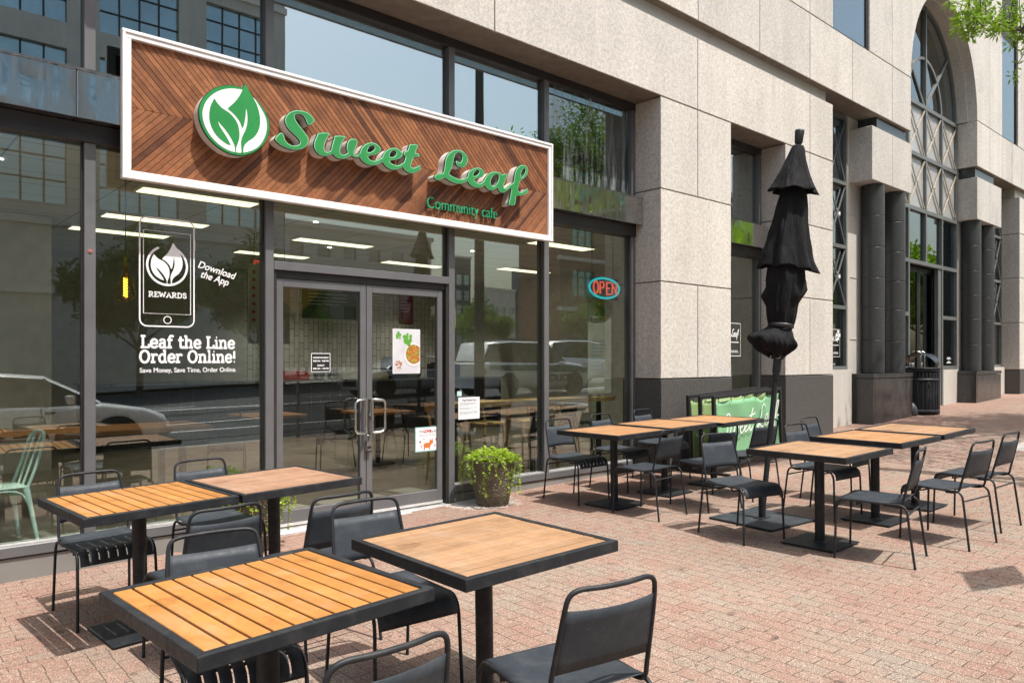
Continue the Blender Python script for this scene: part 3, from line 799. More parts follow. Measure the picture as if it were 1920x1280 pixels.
# ---- the room behind
m = MB()
m.box(-6, 12.3, 6.34, 16.2, 0.0, 0.09, 0)                    # floor
m.box(-6, 12.3, 6.96, 16.2, 3.46, 3.52, 1); m.box(-6, 12.3, 6.34, 6.96, 3.30, 3.36, 1)
m.box(-6, 12.3, 16.0, 16.2, 0.09, 3.46, 2); m.box(-6.1, -6, 6.34, 16.2, 0.0, 3.5, 3); m.box(12.2, 12.3, 6.40, 16.0, 0.09, 3.46, 3)
def tile_mat():
    t = NT('stacked_tile'); v = t.coord('Object', (1, 1, 1), (R(90), 0, 0)); mp = t.n('ShaderNodeMapping'); mp.inputs['Rotation'].default_value = (0, 0, R(90)); t.l(v, mp.inputs['Vector'])
    b = t.n('ShaderNodeTexBrick'); b.inputs['Scale'].default_value = 1.0; b.inputs['Brick Width'].default_value = 0.30; b.inputs['Row Height'].default_value = 0.12
    b.inputs['Mortar Size'].default_value = 0.006; b.inputs['Color1'].default_value = (0.72, 0.72, 0.66, 1); b.inputs['Color2'].default_value = (0.58, 0.58, 0.53, 1); b.inputs['Mortar'].default_value = (0.12, 0.12, 0.11, 1)
    t.l(mp.outputs[0], b.inputs['Vector']); t.bsdf(b.outputs['Color'], 0.3, 0, t.bump(b.outputs['Fac'], -0.4, 0.004)); return t.m
m.box(-6, 6.6, 15.9, 15.99, 0.09, 3.45, 3); m.box(-6, 2.2, 11.6, 11.7, 0.09, 3.45, 3)
def ceil_mat():
    t = NT('ceiling_tiles'); v = t.coord()
    b = t.n('ShaderNodeTexBrick'); b.offset = 0.0; b.inputs['Scale'].default_value = 1.0; b.inputs['Brick Width'].default_value = 1.2; b.inputs['Row Height'].default_value = 0.6
    b.inputs['Mortar Size'].default_value = 0.012; b.inputs['Color1'].default_value = (0.72, 0.70, 0.64, 1); b.inputs['Color2'].default_value = (0.66, 0.64, 0.58, 1); b.inputs['Mortar'].default_value = (0.30, 0.29, 0.27, 1)
    t.l(v, b.inputs['Vector']); t.bsdf(b.outputs['Color'], 0.9); return t.m
part(m, 'cafe_room', [plain('cafe_floor', (0.28, 0.25, 0.21), 0.35, 0, 0.25, 1.5), ceil_mat(), tile_mat(), plain('cafe_wall', (0.62, 0.60, 0.56), 0.8)])
M['lamp_on'] = emit('ceiling_lamp_glow', (1.0, 0.86, 0.55), 1.9)
first = None
for i, (x, y) in enumerate(((3.3, 10.85), (3.2, 12.2), (6.05, 11.0), (5.9, 12.95), (8.55, 12.4), (3.2, 8.97), (9.0, 8.75), (10.9, 11.7), (0.3, 9.9))):
    names = ['over the communal table', 'behind the first one over the table', 'above the doors', 'far back above the counter', 'toward the right rear', 'nearest the glass under the sign',
             'near the right window', 'in the far right corner', 'far left above the mint chair']
    lab = 'long warm ceiling light panel ' + names[i]
    if first is None:
        first = thing('ceiling_light', lab, 'ceiling light', (x, y, 3.46), 0, 'ceiling lights inside the cafe')
        m = MB(); m.box(-0.68, 0.68, -0.17, 0.17, -0.03, -0.002); m.build('housing', M['white_paint'], first)
        m = MB(); m.box(-0.65, 0.65, -0.14, 0.14, -0.036, -0.031); m.build('diffuser', M['lamp_on'], first)
    else: dup(first, (x, y, 3.46), (0, 0, 0), lab)

# recessed spotlights: first ones seen as white dots, the rest added to brighten inside
def downlight(x, y, first_):
    lab = {0: 'tiny white recessed spotlight above the right door', 1: 'tiny recessed spotlight left of the reflected lamp post', 2: 'tiny recessed spotlight right of the reflected lamp post', 3: 'added spotlight brightening the back counter, left one', 4: 'added spotlight brightening the back counter, right one', 5: 'added spotlight brightening the communal table', 6: 'added spotlight brightening the middle tables', 7: 'added spotlight brightening the room near the left wall'}[first_]
    t = thing('spotlight', lab, 'spotlight', (x, y, 3.455), 0, 'recessed spotlights inside the cafe')
    m = MB(); m.lathe([(.035, -.004), (.055, -.004), (.06, 0), (.035, .0)], 20); m.build('trim_ring', M['white_paint'], t)
    m = MB(); m.lathe([(0, -.003), (.034, -.003)], 16); m.build('lamp', M['spot_on'], t)
    ld = bpy.data.lights.new('spotlight_light', 'SPOT'); ld.energy = 80; ld.spot_size = R(125); ld.spot_blend = 0.8; ld.color = (1.0, 0.90, 0.74); ld.shadow_soft_size = 0.05
    lo_ = bpy.data.objects.new('spotlight_light', ld); col.objects.link(lo_); lo_.parent = t; lo_.location = (0, 0, -.02)
M['spot_on'] = emit('spot_glow', (1.0, 0.93, 0.8), 30.0)
for i, (x, y) in enumerate(((6.3, 11.6), (8.35, 10.3), (9.3, 9.6), (7.3, 14.6), (10.3, 14.6), (1.2, 8.6), (5.0, 9.6), (-2.5, 9.6))): downlight(x, y, i)
# ================================================================= the shop sign
S=[[(3.067,3.5766),(3.0458,3.6074),(3.0094,3.6313),(2.9638,3.6371),(2.9111,3.6325),(2.8664,3.6156),(2.8295,3.5885),(2.8057,3.5522),(2.8002,3.5166),(2.8149,3.4783),(2.8443,3.4463),(2.8887,3.417),(2.9186,3.3951),(2.9336,3.3735),(2.9299,3.3553),(2.9111,3.3413),(2.8776,3.3297),(2.8443,3.332),(2.8149,3.3471),(2.8002,3.3684),(2.7893,3.4007),(2.7675,3.4187),(2.7385,3.394),(2.7134,3.3582),(2.7241,3.3364),(2.7602,3.3125),(2.8149,3.2953),(2.8739,3.2925),(2.9336,3.3054),(2.9789,3.3331),(3.0056,3.3663),(3.0132,3.3995),(3.0056,3.4262),(2.9827,3.4533),(2.9449,3.4912),(2.9111,3.5261),(2.8924,3.5535),(2.885,3.5728),(2.8962,3.5926),(2.9261,3.6026),(2.9562,3.5987),(2.9789,3.5825),(2.9922,3.5537),(3.0094,3.5256),(3.0362,3.5382)]]
WEET=[[(3.105,3.4814),(3.2106,3.5026),(3.1867,3.4548),(3.1646,3.4017),(3.1583,3.3576),(3.1677,3.3364),(3.1899,3.3348),(3.2121,3.3475),(3.2233,3.3611),(3.2313,3.4001),(3.2505,3.4587),(3.2602,3.488),(3.3626,3.504),(3.3413,3.4619),(3.3217,3.4173),(3.3103,3.3686),(3.3152,3.3462),(3.3347,3.3367),(3.3609,3.3459),(3.384,3.3647),(3.3741,3.3922),(3.3774,3.4338),(3.3906,3.4685),(3.4137,3.4892),(3.447,3.5001),(3.4738,3.4965),(3.4839,3.4778),(3.4772,3.4469),(3.4604,3.4083),(3.447,3.3763),(3.4537,3.3598),(3.4738,3.3591),(3.494,3.3731),(3.5025,3.3924),(3.5041,3.3838),(3.5245,3.4321),(3.5585,3.4713),(3.61,3.4976),(3.662,3.5016),(3.7005,3.4864),(3.7252,3.4607),(3.7181,3.4367),(3.7005,3.4168),(3.6725,3.3996),(3.6238,3.3833),(3.5928,3.3702),(3.5997,3.3505),(3.6238,3.3398),(3.6585,3.3414),(3.6935,3.3551),(3.7216,3.3753),(3.7375,3.3872),(3.7499,3.4137),(3.7748,3.4487),(3.8141,3.4804),(3.8574,3.4962),(3.9083,3.4981),(3.945,3.4771),(3.9598,3.4519),(3.9413,3.4207),(3.901,3.395),(3.8574,3.3811),(3.8213,3.3686),(3.8285,3.3546),(3.8574,3.3443),(3.8937,3.3414),(3.9303,3.3539),(3.9635,3.3751),(3.9746,3.3833),(3.9857,3.4163),(3.9931,3.4425),(3.9709,3.4509),(3.982,3.487),(4.0117,3.4972),(4.0267,3.5296),(4.0416,3.5637),(4.1343,3.5751),(4.1172,3.5309),(4.1058,3.4942),(4.1477,3.4925),(4.1362,3.4557),(4.0868,3.45),(4.0679,3.4121),(4.0529,3.372),(4.0585,3.3511),(4.083,3.349),(4.1134,3.3636),(4.1515,3.389),(4.1611,3.3686),(4.1592,3.343),(4.1172,3.3155),(4.0642,3.2926),(4.0192,3.2945),(3.982,3.3131),(3.9635,3.3348),(3.923,3.3125),(3.8719,3.2931),(3.8213,3.2922),(3.7784,3.3093),(3.7499,3.3348),(3.7375,3.3417),(3.7005,3.3171),(3.6516,3.2966),(3.6031,3.2912),(3.5551,3.3008),(3.5211,3.3246),(3.5058,3.3441),(3.4805,3.3351),(3.447,3.335),(3.4171,3.3414),(3.3906,3.322),(3.3544,3.3038),(3.3152,3.2953),(3.2763,3.2986),(3.2505,3.3142),(3.2329,3.3254),(3.2121,3.3115),(3.1804,3.2957),(3.1426,3.2903),(3.105,3.2992),(3.0802,3.3202),(3.0647,3.3457),(3.0616,3.3792),(3.0709,3.415),(3.0864,3.4492)],[(3.5842,3.4075),(3.5893,3.4324),(3.6065,3.4595),(3.6342,3.4723),(3.655,3.4687),(3.6568,3.448),(3.6377,3.4264),(3.61,3.4107)],[(3.8177,3.4108),(3.8231,3.4362),(3.8429,3.4613),(3.8683,3.4722),(3.8865,3.4632),(3.8883,3.442),(3.8683,3.4199),(3.8429,3.4077)]]
LEAF=[[(4.3266,3.3102),(4.3424,3.3321),(4.3822,3.3451),(4.4223,3.355),(4.4384,3.3835),(4.4485,3.4339),(4.4546,3.4836),(4.4749,3.5327),(4.5075,3.5712),(4.5526,3.6024),(4.6064,3.6173),(4.6608,3.6159),(4.7072,3.5946),(4.7348,3.5597),(4.7326,3.5228),(4.7114,3.4825),(4.6734,3.4528),(4.6273,3.4482),(4.594,3.4622),(4.5836,3.4867),(4.5898,3.5075),(4.6148,3.4987),(4.6398,3.4965),(4.6608,3.53),(4.6629,3.5634),(4.644,3.5847),(4.6148,3.5893),(4.5815,3.5717),(4.565,3.5359),(4.5526,3.4878),(4.5403,3.4399),(4.5238,3.4044),(4.4993,3.3644),(4.5361,3.3476),(4.5857,3.336),(4.6356,3.3325),(4.686,3.3423),(4.7156,3.3603),(4.7305,3.3727),(4.7369,3.3937),(4.7497,3.4225),(4.7882,3.4556),(4.84,3.4812),(4.8923,3.4867),(4.9318,3.4698),(4.9517,3.4426),(4.9362,3.4129),(4.8923,3.3855),(4.8227,3.3609),(4.827,3.3481),(4.8487,3.3314),(4.8792,3.3261),(4.9098,3.3377),(4.9362,3.3587),(4.9539,3.3819),(4.976,3.416),(5.0161,3.4532),(5.07,3.4793),(5.1245,3.4867),(5.1656,3.478),(5.1886,3.4679),(5.2255,3.4844),(5.2627,3.4854),(5.2441,3.4353),(5.2209,3.383),(5.2116,3.3504),(5.2255,3.3317),(5.2581,3.3436),(5.3002,3.378),(5.3473,3.4098),(5.3567,3.4394),(5.3662,3.4936),(5.3852,3.546),(5.4187,3.5904),(5.4716,3.6172),(5.5249,3.6193),(5.5542,3.5923),(5.5542,3.5423),(5.5298,3.5026),(5.4812,3.4664),(5.4378,3.4347),(5.4282,3.3943),(5.4139,3.3498),(5.4282,3.3272),(5.4619,3.3251),(5.5006,3.3451),(5.5396,3.3759),(5.5591,3.3717),(5.5542,3.3353),(5.5055,3.3032),(5.4426,3.2834),(5.3948,3.2764),(5.3852,3.2574),(5.3686,3.1781),(5.2814,3.1661),(5.3002,3.2382),(5.3143,3.2997),(5.319,3.3354),(5.3072,3.3441),(5.2627,3.3129),(5.2163,3.2834),(5.1794,3.2779),(5.1473,3.2956),(5.129,3.3256),(5.0972,3.3053),(5.061,3.2826),(5.0206,3.2783),(4.9849,3.2916),(4.9583,3.3215),(4.9274,3.3032),(4.8879,3.2836),(4.8314,3.2784),(4.7968,3.2831),(4.7582,3.3005),(4.7369,3.3272),(4.7029,3.3102),(4.6524,3.289),(4.594,3.2799),(4.5361,3.2855),(4.4871,3.3006),(4.4425,3.3129),(4.4062,3.2909),(4.3742,3.2777),(4.3424,3.2807),(4.3266,3.2942)],[(4.8076,3.3953),(4.8141,3.4198),(4.84,3.451),(4.8705,3.4594),(4.8814,3.441),(4.8617,3.4142),(4.8314,3.3958)],[(5.0363,3.3541),(5.0385,3.3852),(5.061,3.4264),(5.0972,3.4546),(5.1336,3.4572),(5.145,3.4297),(5.1336,3.39),(5.1063,3.3547),(5.0746,3.3292),(5.0475,3.3319)],[(5.4547,3.4975),(5.4595,3.5302),(5.4812,3.5692),(5.5103,3.5866),(5.5201,3.5651),(5.5103,3.535),(5.4861,3.5026),(5.4619,3.4845)]]
LOGO=[[(2.4618,3.7472),(2.4925,3.7022),(2.5208,3.6588),(2.5648,3.6338),(2.6119,3.5838),(2.6489,3.526),(2.6675,3.4586),(2.6622,3.3913),(2.633,3.3144),(2.5805,3.2487),(2.5182,3.1994),(2.4466,3.1679),(2.3761,3.161),(2.3067,3.1729),(2.2384,3.2041),(2.1759,3.2549),(2.1332,3.3138),(2.1073,3.3803),(2.1002,3.4457),(2.112,3.5058),(2.1427,3.568),(2.1903,3.6251),(2.2481,3.668),(2.3166,3.6969),(2.3861,3.7088),(2.4441,3.708)]]
DISC=[[(2.1285,3.4424),(2.1427,3.5031),(2.1712,3.5578),(2.2191,3.6101),(2.2773,3.6507),(2.3463,3.678),(2.4062,3.6865),(2.4415,3.6875),(2.4925,3.6572),(2.5337,3.6467),(2.57,3.6047),(2.6067,3.5573),(2.6357,3.5028),(2.6436,3.4435),(2.6357,3.3809),(2.6067,3.3093),(2.5596,3.2498),(2.4976,3.2106),(2.4466,3.1913),(2.3861,3.1826),(2.3166,3.1919),(2.253,3.2214),(2.1951,3.2684),(2.1545,3.3277),(2.1332,3.3858)]]
LFA=[[(2.2206,3.5692),(2.2336,3.548),(2.2773,3.5092),(2.3363,3.483),(2.3811,3.4434),(2.4062,3.3993),(2.4163,3.3419),(2.4137,3.2918),(2.3986,3.2443),(2.3901,3.218),(2.3901,3.1784),(2.3836,3.1772),(2.3801,3.221),(2.3661,3.2578),(2.3363,3.3061),(2.2969,3.3521),(2.2627,3.3841),(2.2457,3.4024),(2.2627,3.3597),(2.2969,3.313),(2.324,3.2742),(2.3438,3.2289),(2.2871,3.2499),(2.2336,3.2881),(2.1951,3.3457),(2.1783,3.4147),(2.1855,3.4887),(2.2047,3.5414)]]
LFB=[[(2.4618,3.7397),(2.4925,3.6972),(2.5233,3.6544),(2.5544,3.6062),(2.5752,3.5504),(2.5857,3.4921),(2.5831,3.431),(2.5648,3.3768),(2.5337,3.3303),(2.4925,3.2947),(2.4618,3.2613),(2.4491,3.229),(2.4476,3.189),(2.4354,3.1867),(2.4314,3.2307),(2.4289,3.2749),(2.4415,3.3221),(2.4618,3.366),(2.4771,3.414),(2.4822,3.46),(2.4797,3.5094),(2.471,3.5499),(2.4669,3.4966),(2.4593,3.4452),(2.4415,3.3842),(2.4213,3.4272),(2.3861,3.4692),(2.3463,3.4999),(2.324,3.5147),(2.3661,3.5635),(2.4062,3.6172),(2.4415,3.6875)]]

sign = thing('shop_sign', 'long cedar chevron sign board in a white frame with raised green lettering', 'shop sign', (3.80, 6.04, 2.87))
def spart(o, parent=None):
    o.parent = parent or sign
    if (parent or sign) is sign: o.location = -Vector(sign.location)
    return o
SX0, SX1, SZ0, SZ1 = 1.585, 6.028, 2.870, 3.964
m = MB(); bw = 0.064
for (a, b, c, d) in ((SX0, SX1, SZ1-bw, SZ1), (SX0, SX1, SZ0, SZ0+bw)): m.box(a, b, 6.00, 6.049, c, d)
m.box(SX0, SX0+bw, 6.001, 6.048, SZ0+bw, SZ1-bw); m.box(SX1-bw, SX1, 6.001, 6.048, SZ0+bw, SZ1-bw)
spart(m.build('frame', M['white_paint'], bevel=0.004))
m = MB(); e = 0.016      # outer bead of the frame
m.box(SX0-0.0, SX1, 5.992, 6.002, SZ1-0.026, SZ1-0.002); m.box(SX0, SX1, 5.992, 6.002, SZ0+0.002, SZ0+0.022)
m.box(SX0+0.002, SX0+0.024, 5.9925, 6.002, SZ0+0.022, SZ1-0.026); m.box(SX1-0.024, SX1-0.002, 5.9925, 6.002, SZ0+0.022, SZ1-0.026)
spart(m.build('frame_bead', M['white_paint'], bevel=0.003))
def clip(poly, nx, nz, c):           # keep nx*x+nz*z <= c
    out = []
    for i in range(len(poly)):
        p, q = poly[i-1], poly[i]
        dp, dq = nx*p[0]+nz*p[1]-c, nx*q[0]+nz*q[1]-c
        if (dp <= 0) != (dq <= 0):
            t = dp/(dp-dq); out.append((p[0]+t*(q[0]-p[0]), p[1]+t*(q[1]-p[1])))
        if dq <= 0: out.append(q)
    return out
IX0, IX1, IZ0, IZ1 = SX0+bw, SX1-bw, SZ0+bw, SZ1-bw
MIDZ = 3.404
random.seed(5)
m = MB(); pitch = 0.0426; gap = 0.0031
for half in (0, 1):
    z0, z1 = (MIDZ+0.001, IZ1) if half == 0 else (IZ0, MIDZ-0.001)
    sgn = 1 if half == 0 else -1
    k = -80
    while k < 170:
        # boards run toward the right as they near the middle line
        s0 = IX0+k*pitch*1.3; s1 = s0+pitch*1.3-gap*1.4
        # line: x = s + sgn*(MIDZ - z)*1.0 ... so boards meet in arrow points on the middle line
        def X(s, z): return s + sgn*(MIDZ-z)*0.95
        poly = [(X(s0, z0), z0), (X(s1, z0), z0), (X(s1, z1), z1), (X(s0, z1), z1)]
        poly = clip(clip(poly, 1, 0, IX1), -1, 0, -IX0)
        k += 1
        if len(poly) < 3: continue
        t = random.choice((0.3, 0.42, 0.5, 0.55, 0.62, 0.75)) + random.uniform(-0.12, 0.12)
        if random.random() < 0.05: t = 0.02
        b = len(m.v); y = 6.028 + random.uniform(-0.0012, 0.0012)
        area = sum(poly[i-1][0]*poly[i][1]-poly[i][0]*poly[i-1][1] for i in range(len(poly)))
        if area < 0: poly = poly[::-1]
        m.prism(poly, 'y', y, 6.040)
        for i in range(b, len(m.v)): m.tone[i] = max(0, min(1, t))
spart(m.build('wood_panel', M['cedar'], bevel=0.0015, seg=1))
m = MB(); m.box(IX0, IX1, 6.041, 6.0485, IZ0, IZ1); spart(m.build('backing_board', M['cedar_gap']))
YF = 5.910
def channel_letter(name, loops):
    o = fill_shape(name, loops, 0.112, M['letter_side'], None, YF+0.008, -0.003)
    spart(o)
    spart(fill_shape('trim', loops, 0.016, M['green_dark'], None, YF+0.001, 0.002), o)
    spart(fill_shape('face_edge', loops, 0.004, M['green_light'], None, YF-0.0012, -0.0028), o)
    spart(fill_shape('face', loops, 0.004, M['green_face'], None, YF-0.0032, -0.0075), o)
    return o
channel_letter('raised_letter', S); channel_letter('raised_lettering', WEET); channel_letter('raised_lettering', LEAF)
lo = fill_shape('leaf_emblem', LOGO, 0.112, M['letter_side'], None, YF+0.008, -0.004); spart(lo)
spart(fill_shape('trim', LOGO, 0.014, M['green_dark'], None, YF+0.003, 0.002), lo)
spart(fill_shape('ring', LOGO, 0.004, M['green_face'], None, YF-0.0008, -0.003), lo)
spart(fill_shape('disc', DISC, 0.003, M['white_paint'], None, YF-0.0022), lo)
spart(fill_shape('leaf', LFA, 0.003, M['green_face'], None, YF-0.0036), lo)
spart(fill_shape('leaf', LFB, 0.003, M['green_face'], None, YF-0.0036), lo)
t = text_obj('small_lettering', 'Community cafe', 0.160, M['green_small'], (4.19, 5.858, 3.012), None, depth=0.020, offset=-0.0022, width=0.893)
t.parent = sign; t.location = Vector((4.293, 6.002, 3.020)) - Vector(sign.location)

# ================================================================= lettering and notices on the glass
YG = 6.2275
def arcp(cx, cz, rx, rz, a0, a1, n=10): return [(cx+rx*math.cos(R(a0+(a1-a0)*i/n)), cz+rz*math.sin(R(a0+(a1-a0)*i/n))) for i in range(n+1)]
SLAB = {   # stroke glyphs: (advance, [polylines]); x-height .5, capitals .72
 'L': (.62, [[(.16,.05),(.16,.67)], [(.04,.67),(.30,.67)], [(.04,.04),(.56,.04),(.56,.2)]]),
 'e': (.58, [[(.1,.27),(.48,.27),(.46,.4),(.36,.48),(.24,.48),(.12,.4),(.08,.25),(.12,.1),(.26,.03),(.4,.05),(.5,.12)]]),
 'a': (.60, [[(.1,.4),(.2,.48),(.34,.48),(.42,.4),(.42,.05),(.54,.04)], [(.42,.27),(.22,.28),(.1,.2),(.1,.1),(.2,.03),(.32,.05),(.42,.14)]]),
 'f': (.42, [[(.16,.04),(.16,.55),(.22,.68),(.34,.70),(.42,.66)], [(.03,.47),(.34,.47)], [(.04,.04),(.30,.04)]]),
 't': (.44, [[(.18,.66),(.18,.14),(.24,.04),(.38,.05),(.41,.1)], [(.04,.47),(.38,.47)]]),
 'h': (.66, [[(.14,.04),(.14,.70)], [(.03,.70),(.14,.70)], [(.02,.04),(.26,.04)], [(.14,.36),(.26,.47),(.40,.47),(.48,.38),(.48,.04)], [(.38,.04),(.60,.04)]]),
 'i': (.34, [[(.16,.04),(.16,.47),(.05,.47)], [(.04,.04),(.28,.04)], [(.155,.66),(.165,.66)]]),
 'n': (.66, [[(.14,.04),(.14,.47),(.03,.47)], [(.02,.04),(.26,.04)], [(.14,.36),(.26,.47),(.40,.47),(.48,.38),(.48,.04)], [(.38,.04),(.60,.04)]]),
 'O': (.78, [arcp(.37,.355,.29,.33,0,360,20)]),
 'r': (.50, [[(.14,.04),(.14,.47),(.03,.47)], [(.02,.04),(.28,.04)], [(.14,.34),(.24,.46),(.36,.48),(.44,.42)]]),
 'd': (.64, [[(.46,.70),(.46,.05),(.58,.04)], [(.36,.70),(.46,.70)], [(.46,.38),(.34,.48),(.2,.46),(.1,.35),(.09,.2),(.16,.07),(.28,.03),(.4,.08),(.46,.16)]]),
 'l': (.34, [[(.16,.04),(.16,.70),(.05,.70)], [(.04,.04),(.28,.04)]]),
 '!': (.30, [[(.14,.26),(.14,.68)], [(.135,.05),(.145,.05)]]),
 'R': (.74, [[(.16,.04),(.16,.67)], [(.05,.67),(.4,.67),(.54,.58),(.54,.45),(.42,.36),(.16,.36)], [(.36,.36),(.56,.05),(.68,.04)], [(.04,.04),(.28,.04)]]),
 'E': (.68, [[(.16,.04),(.16,.67)], [(.05,.67),(.58,.67),(.58,.52)], [(.16,.37),(.42,.37)], [(.05,.04),(.60,.04),(.60,.2)]]),
 'W': (.98, [[(.1,.67),(.26,.04),(.46,.6),(.66,.04),(.86,.67)], [(.0,.67),(.2,.67)], [(.76,.67),(.96,.67)]]),
 'A': (.78, [[(.1,.04),(.37,.67),(.64,.04)], [(.2,.25),(.54,.25)], [(.0,.04),(.22,.04)], [(.52,.04),(.76,.04)]]),
 'D': (.76, [[(.16,.04),(.16,.67)], [(.05,.67),(.38,.67),(.58,.55),(.62,.36),(.58,.16),(.38,.04),(.05,.04)]]),
 'S': (.62, [[(.5,.52),(.44,.64),(.3,.69),(.14,.64),(.1,.52),(.2,.42),(.4,.34),(.52,.22),(.46,.08),(.3,.03),(.14,.08),(.09,.2)]]),
 ' ': (.34, [])}
def slab_text(name, s, x, z, width, height, mat, parent=None, weight=0.062, y=YG-0.0012):
    tot = sum(SLAB[c][0] for c in s); kx = width/tot; kz = height/0.72
    m = MB(); cx = 0.0
    for c in s:
        adv, st = SLAB[c]
        for pl in st:
            pts = [(x+(cx+p[0])*kx, y, z+p[1]*kz) for p in pl]
            if len(pts) > 4: pts = smooth_path(pts, False, 3)
            e0 = (Vector(pts[0])-Vector(pts[1])).normalized()*weight*kz*0.35; e1 = (Vector(pts[-1])-Vector(pts[-2])).normalized()*weight*kz*0.35
            pts = [Vector(p) for p in pts]; pts[0] = pts[0]+e0; pts[-1] = pts[-1]+e1
            m.tube(pts, weight*kz, 6, flat=(1, 0.02, 1), smooth=False)
        cx += adv
    return m.build(name, mat, parent)
def flat_tube(m, pts, r, y=None, closed=False): m.tube([(p[0], YG-0.0012 if y is None else y, p[1]) for p in pts], r, 6, closed=closed, flat=(1, 0.05, 1), smooth=False)
deco = thing('window_lettering', 'white phone outline with leaf emblem and order online slogan on the left glass', 'window lettering', (2.0, YG, 1.4))
def dpart(o): o.parent = deco; o.location = Vector(o.location)-Vector(deco.location); return o
def rrect(x0, x1, z0, z1, r, n=5):
    p = []
    for cx, cz, a in ((x1-r, z1-r, 0), (x0+r, z1-r, 90), (x0+r, z0+r, 180), (x1-r, z0+r, 270)):
        p += arcp(cx, cz, r, r, a, a+90, n)
    return p
m = MB(); flat_tube(m, rrect(1.769, 2.176, 1.806, 2.648, 0.055), 0.0055, closed=True)
flat_tube(m, [(1.796, 1.904), (2.149, 1.904), (2.149, 2.545), (1.796, 2.545)], 0.0032, closed=True)
flat_tube(m, arcp(1.973, 1.857, 0.028, 0.028, 0, 360, 20), 0.0034, closed=True)
flat_tube(m, rrect(1.945, 2.0, 2.596, 2.606, 0.004, 3), 0.0018, closed=True); flat_tube(m, arcp(1.973, 2.622, 0.003, 0.003, 0, 360, 8), 0.002, closed=True); flat_tube(m, arcp(1.925, 2.601, 0.004, 0.004, 0, 360, 8), 0.002, closed=True)
flat_tube(m, [(2.182, 2.42), (2.182, 2.50)], 0.003)
dpart(m.build('phone_outline', M['vinyl']))
# emblem, from the same leaf shapes as on the sign
def to_decal(loop, cx=1.970, cz=2.287, k=0.585): return [(cx+(p[0]-2.386)*k, cz+(p[1]-3.435)*k) for p in loop]
e1 = fill_shape('leaf_emblem', [to_decal(LFA[0])], 0.001, M['vinyl'], None, YG-0.0018); dpart(e1)
e2 = fill_shape('leaf_emblem', [to_decal(LFB[0])], 0.001, M['vinyl'], None, YG-0.0018); dpart(e2)
m = MB(); flat_tube(m, arcp(1.972, 2.282, 0.149, 0.151, 75, -245, 40), 0.0085); dpart(m.build('emblem_ring', M['vinyl']))
dpart(slab_text('slogan_text', 'REWARDS', 1.832, 2.033, 0.288, 0.042, M['vinyl'], None, 0.07))
dpart(slab_text('slogan_text', 'Leaf the Line', 1.775, 1.637, 0.735, 0.098, M['vinyl'], None, 0.068))
dpart(slab_text('slogan_text', 'Order Online!', 1.765, 1.522, 0.755, 0.098, M['vinyl'], None, 0.068))
o = text_obj('slogan_text', 'Save Money, Save Time, Order Online.', 0.052, M['vinyl'], (1.768, YG-0.002, 1.447), None, depth=0.001, offset=0.0006, width=0.75); dpart(o)
for s, x, z, w in (('Download', 2.200, 2.292, 0.315), ('the App', 2.222, 2.215, 0.232)):
    o = text_obj('slogan_text', s, 0.080, M['vinyl'], (x, YG-0.002, z), None, (0, R(14.5), 0), depth=0.001, offset=0.0012, shear=0.22, width=w); dpart(o)

def card(name, label, cat, x0, x1, z0, z1, mat=None, y=YG, th=0.0016, group=None):
    t = thing(name, label, cat, ((x0+x1)/2, y, z0), 0, group)
    m = MB(); m.box(x0-t.location.x, x1-t.location.x, -th, 0, 0, z1-z0); m.build('sheet', mat or M['paper'], t)
    return t, x1-x0, z1-z0
def dots(rng, n, cx, cz, r, r0, r1, m, y, mat, sq=1.0):
    for _ in range(n):
        a = rng.uniform(0, 2*PI); d = r*math.sqrt(rng.random()); s = rng.uniform(r0, r1)
        x, z = cx+d*math.cos(a)*sq, cz+d*math.sin(a); a0 = rng.uniform(0, 6)
        yy = y - rng.uniform(0, 0.0006)
        m.prism([(x+s*math.cos(a0+i*PI/3)*rng.uniform(.6, 1.2), z+s*math.sin(a0+i*PI/3)*rng.uniform(.6, 1.2)) for i in range(6)][::1], 'y', yy-0.0002, yy, mat)
rng = random.Random(11)
YC = YD+0.0565
t, w, h = card('opening_hours_sign', 'small black opening hours notice with white border on the left door', 'notice', 3.198, 3.387, 1.437, 1.606, M['vinyl'], YC)
m = MB(); m.box(-w/2+0.006, w/2-0.006, -0.0024, -0.0017, 0.006, h-0.006); m.build('black_field', M['ink'], t)
for s, z, sz in (('MONDAY-SATURDAY', 0.122, 0.020), ('8:00 AM - 9:00 PM', 0.092, 0.020), ('SUNDAY', 0.052, 0.020), ('8:00 AM - 6:00 PM', 0.024, 0.020)):
    text_obj('hours_text', s, sz, M['vinyl'], (-0.077 if len(s) > 8 else -0.035, -0.003, z), t, depth=0.0006, offset=0.0008, width=0.154 if len(s) > 8 else 0.07)
t, w, h = card('food_poster', 'white food poster with a bowl of soup and green herbs on the right door', 'poster', 4.056, 4.378, 1.412, 1.848, M['paper'], YC)
cols6 = [plain('soup_orange', (0.42, 0.13, 0.02), 0.6), plain('soup_yellow', (0.55, 0.33, 0.06), 0.6), plain('herb_green', (0.10, 0.33, 0.03), 0.6), plain('bowl_white', (0.72, 0.71, 0.70), 0.5), plain('bowl_rim', (0.50, 0.50, 0.52), 0.5), plain('poster_ground', (0.60, 0.60, 0.63), 0.6)]
m = MB(); m.box(-w/2+0.006, w/2-0.006, -0.0022, -0.0017, 0.006, h-0.006, 5)
def disc(m, cx, cz, r, y, mat, n=36, xlim=None):
    p = [(cx+r*math.cos(2*PI*i/n), cz+r*math.sin(2*PI*i/n)) for i in range(n)]
    if xlim is not None: p = clip(p, 1, 0, xlim)
    m.prism(p, 'y', y-0.0003, y, mat)
